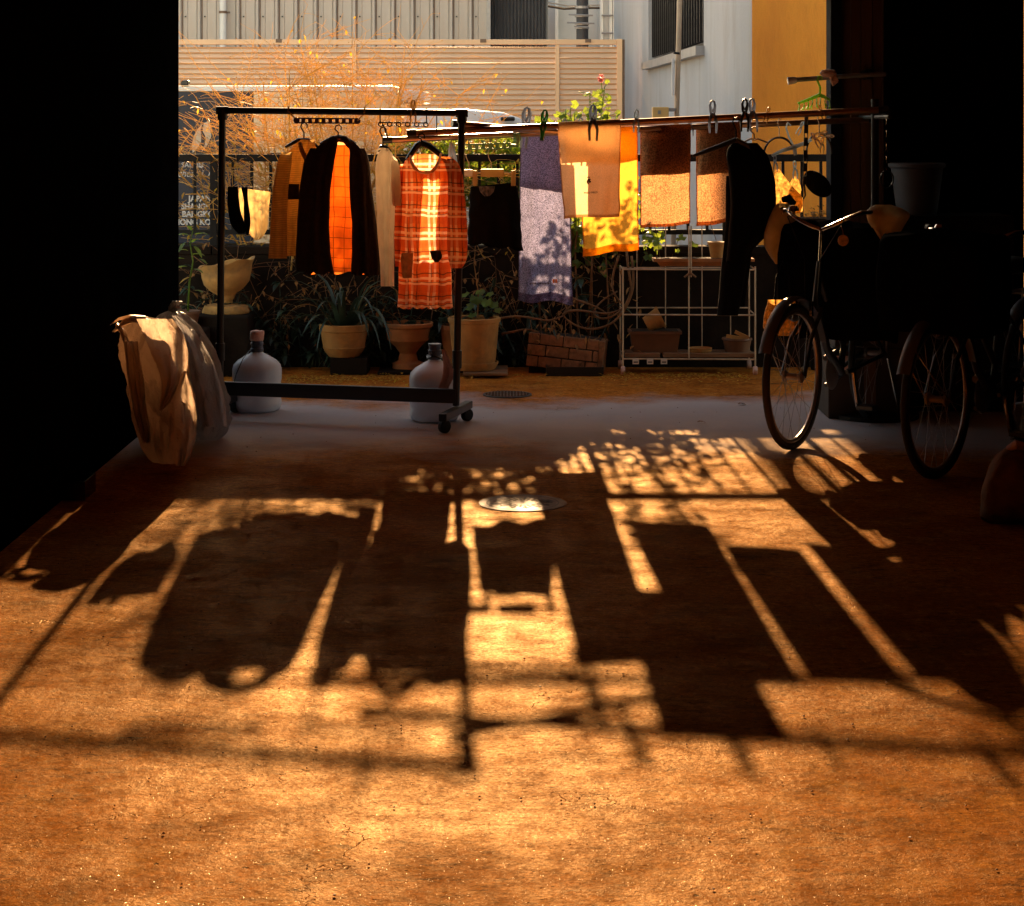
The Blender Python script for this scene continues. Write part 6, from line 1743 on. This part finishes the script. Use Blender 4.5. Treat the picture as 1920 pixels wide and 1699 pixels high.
# sandstone urn on a block, left
st0 = solo(MB().box2((-1.98, 11.62, .001), (-1.55, 11.98, .36)), 'stone_block', M['wall'], 'dark stone block carrying the sandstone urn', 'block', bevel=.012)
D1 = 11.8
c = Vector(((425 - HX) / F * D1, D1, .362))
ur = thing('garden_urn', 'sandstone urn with flared wavy bowl and broken foot, left', 'urn', c)
mb = MB()
prof = [(.045, .085), (.05, .10), (.06, .115), (.10, .14), (.135, .18), (.148, .23), (.152, .27), (.166, .292), (.168, .302), (.155, .30), (.140, .27), (.125, .20), (0, .17)]
mb.lathe(prof, c, 44)
for v in mb.v:
    a = math.atan2(v.y - c.y, v.x - c.x); h_ = (v.z - c.z) / .3
    v.z += .030 * h_ ** 2 * math.cos(a) + .008 * h_ ** 3 * math.sin(5 * a)
    v.x += .0
build(mb, 'bowl', M['urn'], ur, smooth=True)
build(MB().lathe([(.055, .03), (.042, .05), (.04, .075), (.05, .09)], c + Vector((-.005, 0, .0)), 28), 'stem', M['urn'], ur, smooth=True)
mb = MB(); mb.lathe([(.10, 0), (.105, .01), (.10, .045), (.06, .055), (.0, .05)], c + Vector((.0, 0, .0)), 32, sx=1.35, sy=1)
for v in mb.v: v += Vector((1, .3, .4)) * noise.noise(v * 18) * .012
build(mb, 'foot', M['urn'], ur, smooth=True)
build(MB().lathe([(.125, .235), (.06, .25), (0, .255)], c, 24), 'soil', M['soil'], ur, smooth=True)

# leafy potted plant at the far left
D2 = 11.55
c = Vector(((352 - HX) / F * D2, D2, .30))
lp_ = thing('leafy_plant', 'leafy green plant in a small pot at the garage corner', 'plant', (c.x, D2, .30))
build(MB().lathe([(.05, 0), (.07, .085), (.076, .085), (.076, .10), (.066, .10), (.06, .07), (0, .07)], c, 24), 'pot', M['planter_brown'], lp_, smooth=True)
solo(MB().box2((c.x - .12, D2 - .12, .001), (c.x + .12, D2 + .12, .299)), 'stone_block', M['wall'], 'dark block under the leafy plant at the garage corner', 'block', bevel=.01)
stm = [c + Vector((0, 0, .07)), P(355, 530, D2), P(362, 490, D2), P(356, 455, D2), P(362, 432, D2)]
build(MB().tube(stm, [.006, .006, .005, .004, .003], 6), 'stem', M['leaf'], lp_, smooth='all')
r_ = random.Random(5)
for i, (xx, yy, dx, dz, L_, W_) in enumerate(((366, 440, .8, .3, .095, .055), (352, 440, -.8, .2, .08, .045), (358, 432, -.2, .6, .06, .035), (360, 478, .9, .3, .09, .05), (352, 470, -.8, .3, .07, .04), (362, 505, .9, 0, .07, .04), (350, 500, -.9, .1, .08, .05), (357, 520, -.8, -.2, .07, .04), (360, 455, .5, .5, .07, .04), (372, 486, .8, -.1, .06, .035), (345, 485, -.7, .2, .06, .04), (366, 545, .6, .1, .06, .03), (348, 455, -.4, -.4, .06, .04), (364, 462, .6, -.5, .07, .04))):
    m_ = MB(); leaf(m_, P(xx, yy, D2 + r_.uniform(-.03, .03)), Vector((dx, -.35, dz)), L_, W_, .35, None, 4)
    build(m_, 'leaf', M['leaf_yel'] if i == 7 else M['leaf'], lp_, smooth='all', fixn=False)

# brick trough, tilted, with separate bricks
bt = thing('brick_trough', 'low tilted planter trough faced with small bricks', 'planter', P(1052, 690, 11.75))
Rt = Matrix.Rotation(.095, 4, 'Y'); Rz = Matrix.Rotation(-.16, 4, 'Z')
o0 = P(985, 688, 11.8); o0.z = .045
BM = Matrix.Translation(o0) @ Rz @ Rt
Wb, Hb_ = .43, .205
build(MB(BM).box2((0.004, .012, .004), (Wb - .004, .20, Hb_ - .012)), 'core', M['mortar'], bt)
bh_ = Hb_ / 3; bl_ = .142
for r_i in range(3):
    x = -(bl_ / 2 if r_i % 2 == 0 else .03)
    while x < Wb - .01:
        a = max(x, 0) + .003; b_ = min(x + bl_, Wb) - .003
        if b_ - a > .02:
            jj = (hash((r_i, int(x * 1000))) % 7 - 3) * .0008
            build(MB(BM).box2((a, jj, r_i * bh_ + .003), (b_, .035, (r_i + 1) * bh_ - .004)), 'brick', M['brick'], bt, bevel=.004)
        x += bl_
build(MB(BM).box2((Wb - .002, .006, .006), (Wb + .03, .19, Hb_ - .01)), 'end_brick', M['brick'], bt, bevel=.004)
build(MB(BM).box2((.02, .04, Hb_ - .018), (Wb - .02, .18, Hb_ - .004)), 'soil', M['soil'], bt)
solo(MB().box2((o0.x + .02, o0.y + .02, .001), (o0.x + .40, o0.y + .16, .035)), 'block', M['wall'], 'dark block propping the brick trough', 'block')
lv = MB(); r_ = random.Random(15)
for j in range(34):
    leaf(lv, P(r_.uniform(985, 1120), r_.uniform(595, 660), 11.72 + r_.uniform(-.1, .1)), Vector((r_.uniform(-1, 1), -.4, r_.uniform(-1, .6))), r_.uniform(.02, .045), r_.uniform(.012, .024), .3, None, 2)
wd_ = thing('trough_weeds', 'small ochre weeds growing over the brick trough', 'weeds', P(1050, 640, 11.72))
build(lv, 'leaves', M['leaf_dry'], wd_, fixn=False)
mb = MB()
for j in range(8): mb.tube([P(1000 + j * 15, 640, 11.72), P(998 + j * 15 + r_.uniform(-8, 8), 600, 11.72)], .002, 4)
build(mb, 'stems', M['vine'], wd_)
# black seed tray
ty_ = thing('seed_tray', 'shallow black tray on the floor before the brick trough', 'tray', Gd(1078, 708))
c = Gd(1078, 706); w_, d_ = .17, .10
c.y += .1
build(MB().box2((c.x - w_, c.y - d_, .002), (c.x + w_, c.y + d_, .010)), 'base', M['blackplastic'], ty_)
for a_, b_ in (((-w_, -d_), (w_, -d_ + .008)), ((-w_, d_ - .008), (w_, d_)), ((-w_, -d_ + .009), (-w_ + .008, d_ - .009)), ((w_ - .008, -d_ + .009), (w_, d_ - .009))):
    build(MB().box2((c.x + a_[0], c.y + a_[1], .0105), (c.x + b_[0], c.y + b_[1], .055)), 'side', M['blackplastic'], ty_)
lv = MB()
for j in range(10): leaf(lv, c + Vector((r_.uniform(-.02, .09), r_.uniform(-.06, .04), .02)), Vector((r_.uniform(-1, 1), -.3, 1)), .05, .02, .3, None, 2)
sd_ = thing('tray_seedlings', 'yellowing seedlings standing in the black tray', 'seedlings', c)
build(lv, 'leaves', M['leaf_dry'], sd_, fixn=False)

# ---- wheeled wire plant stand
SD = 11.72
ws = thing('wire_stand', 'wheeled wire plant stand of thin pale rods', 'plant stand', P(1293, 695, SD))
XA, XB, XM = P(1168, 0, SD).x, P(1416, 0, SD).x, P(1293, 0, SD).x
def zz_(y, d=SD): return P(0, y, d).z
YB = SD + .30
rods = []
for xx in (XA, XB):
    for yy in (SD, YB):
        rods.append(([(xx, yy, .055), (xx, yy, zz_(500) if yy == SD else zz_(505))], .0055))
rods.append(([(XM - .004, SD, zz_(672)), (XM - .004, SD, zz_(424))], .0045)); rods.append(([(XM + .010, SD + .012, zz_(520)), (XM + .010, SD + .012, zz_(424))], .0045))
for y_, dd in ((505, SD), (590, SD), (673, SD)):
    rods.append(([(XA, dd, zz_(y_)), (XB, dd, zz_(y_ + 1))], .0050))
for y_ in (503, 580, 664):
    rods.append(([(XA, YB, zz_(y_ + 6, SD)), (XB, YB, zz_(y_ + 6, SD))], .0045))
for y_ in (505, 590, 673):
    for xx in (XA, XB): rods.append(([(xx, SD, zz_(y_)), (xx, YB, zz_(y_))], .0045))
for xp in (1200, 1255, 1325, 1380):
    X_ = P(xp, 0, SD).x
    rods.append(([(X_, YB - .01, zz_(660)), (X_, YB - .01, zz_(425))], .0035))
for a, r in rods: build(MB().tube(a, r, 7), 'rod', M['standwire'], ws, smooth=True)
q = P(1294, 512, SD - .012)
build(MB().tube([q + Vector((0, 0, .03)), q, q + Vector((-.035, 0, -.025))], [.006, .008, .006], 7).tube([q, q + Vector((.035, 0, -.025))], [.008, .006], 7), 'clamp', M['woodslat'], ws, smooth=True)
for xx in (XA, XB):
    for yy in (SD, YB):
        w = build(MB().lathe([(0, -.012), (.024, -.012), (.027, 0), (.024, .012), (0, .012)], (xx, yy, .028), 16, Matrix.Rotation(PI / 2, 3, 'Y')), 'caster', M['foam'], ws, smooth=True)
for a, b_ in ((1172, 1238), (1244, 1418)):
    build(MB().box2((P(a, 0, SD).x, SD + .012, zz_(671)), (P(b_, 0, SD).x, SD + .10, zz_(663))), 'slat', M['woodslat'], ws, bevel=.003)
    build(MB().box2((P(a, 0, SD).x + .01, SD + .12, zz_(671)), (P(b_, 0, SD).x - .01, SD + .24, zz_(664))), 'slat', M['woodslat'], ws, bevel=.003)
for i, xp in enumerate((1192, 1219, 1245)):
    tagx = thing('price_tag', ('leftmost', 'middle', 'rightmost')[i] + ' of three white paper tags on the lower stand rod', 'tag', P(xp, 683, SD - .008), 'paper tags on the stand')
    build(MB().box2(P(xp - 6, 683, SD - .009), P(xp + 6, 673, SD - .0065)), 'paper', M['letter'], tagx)
    build(MB().box2(P(xp - 4, 680, SD - .0098), P(xp + 4, 678, SD - .0092)), 'print', M['glassdark'], tagx)
def trough(label, x0, x1, y0, y1, D, mt, dep=.16):
    t = thing('planter_box', label, 'planter', P((x0 + x1) / 2, y1, D + dep / 2), 'planter boxes on the stand')
    a, b_ = P(x0, y0, D), P(x1, y1, D); ins = (b_.x - a.x) * .06
    z0, z1 = b_.z, a.z; y_, Y_ = D, D + dep
    vs_ = [(a.x + ins, y_ + .02, z0), (b_.x - ins, y_ + .02, z0), (b_.x - ins, Y_ - .02, z0), (a.x + ins, Y_ - .02, z0), (a.x, y_, z1), (b_.x, y_, z1), (b_.x, Y_, z1), (a.x, Y_, z1)]
    build(MB().add(vs_, [(0, 3, 2, 1), (0, 1, 5, 4), (1, 2, 6, 5), (2, 3, 7, 6), (3, 0, 4, 7), (4, 5, 6, 7)]), 'box', mt, t)
    mb = MB(); h_ = .016
    mb.box2((a.x - .008, y_ - .008, z1 - h_), (b_.x + .008, y_ - .0005, z1 + .002)).box2((a.x - .008, Y_ + .0005, z1 - h_), (b_.x + .008, Y_ + .008, z1 + .002))
    mb.box2((a.x - .008, y_ + .0, z1 - h_), (a.x - .0005, Y_, z1 + .001)).box2((b_.x + .0005, y_, z1 - h_), (b_.x + .008, Y_, z1 + .001))
    build(mb, 'rim', mt, t)
    build(MB().box2((a.x + .012, y_ + .012, z1 - .01), (b_.x - .012, Y_ - .012, z1 + .003)), 'soil', M['soil'], t)
    return t
trough('deep brown planter box on the stand bottom shelf', 1182, 1276, 622, 663, SD + .04, M['planter_brown'])
trough('long reddish planter box along the top of the stand', 1228, 1412, 486, 500, SD + .06, M['terracotta'], .14)
q = P(1222, 603, SD + .12)
gs = thing('clay_pot', 'overturned clay pot lying on the brown planter box', 'pot', P(1222, 618, SD + .12))
build(MB().lathe([(0, -.04), (.045, -.04), (.062, .05), (.068, .05), (.068, .065), (.055, .065), (0, .06)], q, 26, Matrix.Rotation(1.1, 3, 'Y')), 'vessel', M['ochre_pot'], gs, smooth=True)
q = P(1313, 662, SD + .09)
gs = thing('saucer_stack', 'small stack of clay saucers on the bottom shelf', 'saucers', q)
for i in range(2):
    build(MB().lathe([(0, 0), (.06, 0), (.072, .018), (.068, .02), (.056, .006), (0, .006)], q + Vector((0, 0, .001 + i * .012)), 28), 'saucer', M['ochre_pot'], gs, smooth=True)
gs = thing('dark_tub', 'dark tub with a stick across it at the stand right end', 'tub', P(1382, 663, SD + .1))
q = P(1382, 663, SD + .12)
build(MB().lathe([(.07, 0), (.085, .08), (.092, .085), (.09, .095), (.08, .09), (0, .06)], q, 28), 'tub', M['planter_brown'], gs, smooth=True)
build(MB().bar(P(1362, 630, SD + .1), P(1402, 636, SD + .1), .012, .02).bar(P(1378, 622, SD + .11), P(1404, 634, SD + .09), .012, .02), 'stick', M['ochre_pot'], gs)
q = P(1343, 500, SD + .12); q = Vector((P(1348, 0, SD).x, SD + .13, zz_(488)))
gs = thing('clay_pot', 'upright ochre pot standing on the long reddish planter', 'pot', q)
build(MB().lathe([(.035, 0), (.05, .085), (.056, .085), (.056, .102), (.045, .102), (0, .08)], q, 26), 'vessel', M['ochre_pot'], gs, smooth=True)
# dry flowers in a pot on the wall before the ochre front
q = Vector((P(1530, 0, WD).x, WD - .12, 0)); 
dfp = thing('dried_flowers', 'dark bowl of dried flowers before the railing at right', 'plant', (q.x, q.y, 0))
zt_ = P(0, 418, WD - .12).z
build(MB().lathe([(.05, 0), (.05, zt_ - .12), (.09, zt_ - .08), (.13, zt_), (.138, zt_ + .03), (.125, zt_ + .03), (0, zt_)], q + Vector((0, 0, .002)), 28), 'pedestal_bowl', M['iron'], dfp, smooth=True)
lv = MB(); r_ = random.Random(8)
for j in range(120):
    p = q + Vector((r_.gauss(0, .05), r_.gauss(0, .03), zt_ + .03 + abs(r_.gauss(0, .03))))
    leaf(lv, p, Vector((r_.gauss(0, 1), r_.gauss(0, 1), r_.random())), .025, .016, .2, None, 2)
build(lv, 'flowers', M['leaf_dry'], dfp, fixn=False)['kind'] = 'stuff'

# ---- fallen leaves along the planting edge
fl = MB(); r_ = random.Random(44)
for j in range(900):
    if j < 380: xx, yy = r_.uniform(535, 745), r_.gauss(713, 4)
    elif j < 760: xx, yy = r_.uniform(1120, 1400), 704 + abs(r_.gauss(0, 6))
    else: xx, yy = r_.uniform(420, 1430), 705 + abs(r_.gauss(0, 10))
    p = Gd(xx, yy); p.z = .004 + r_.random() * .012
    leaf(fl, p, Vector((r_.uniform(-1, 1), r_.uniform(-1, 1), r_.uniform(-.05, .35))), r_.uniform(.015, .035), r_.uniform(.009, .018), .2, None, 2)
o = build(fl, 'fallen_leaves', M['leaf_yel'], fixn=False)
tag(o, 'yellow fallen leaves strewn along the foot of the pots', 'leaves', kind='stuff')
for i, (xx, yy, lab) in enumerate(((1308, 794, 'single dark dry leaf lying on the grey floor by the bicycle'), (1384, 760, 'single brown leaf near the plant stand caster'))):
    m_ = MB(); leaf(m_, Gd(xx, yy) + Vector((0, 0, .006)), Vector((.8, .3, .25)), .05, .03, .4, None, 3)
    solo(m_, 'dry_leaf', M['vine'], lab, 'leaf', fixn=False)

# ---- loose grit on the floor
gt = MB(); r_ = random.Random(63)
for j in range(260):
    y_ = r_.uniform(3.7, 10.4); q = Vector((r_.uniform(-.27, .27) * y_, y_, .0015))
    gt.lathe([(0, 0), (r_.uniform(.0015, .0042), .001), (r_.uniform(.001, .003), .003), (0, r_.uniform(.003, .005))], q, 5)
tag(build(gt, 'loose_grit', M['vine'], fixn=False), 'tiny dark specks of grit scattered over the concrete floor', 'grit', kind='stuff')
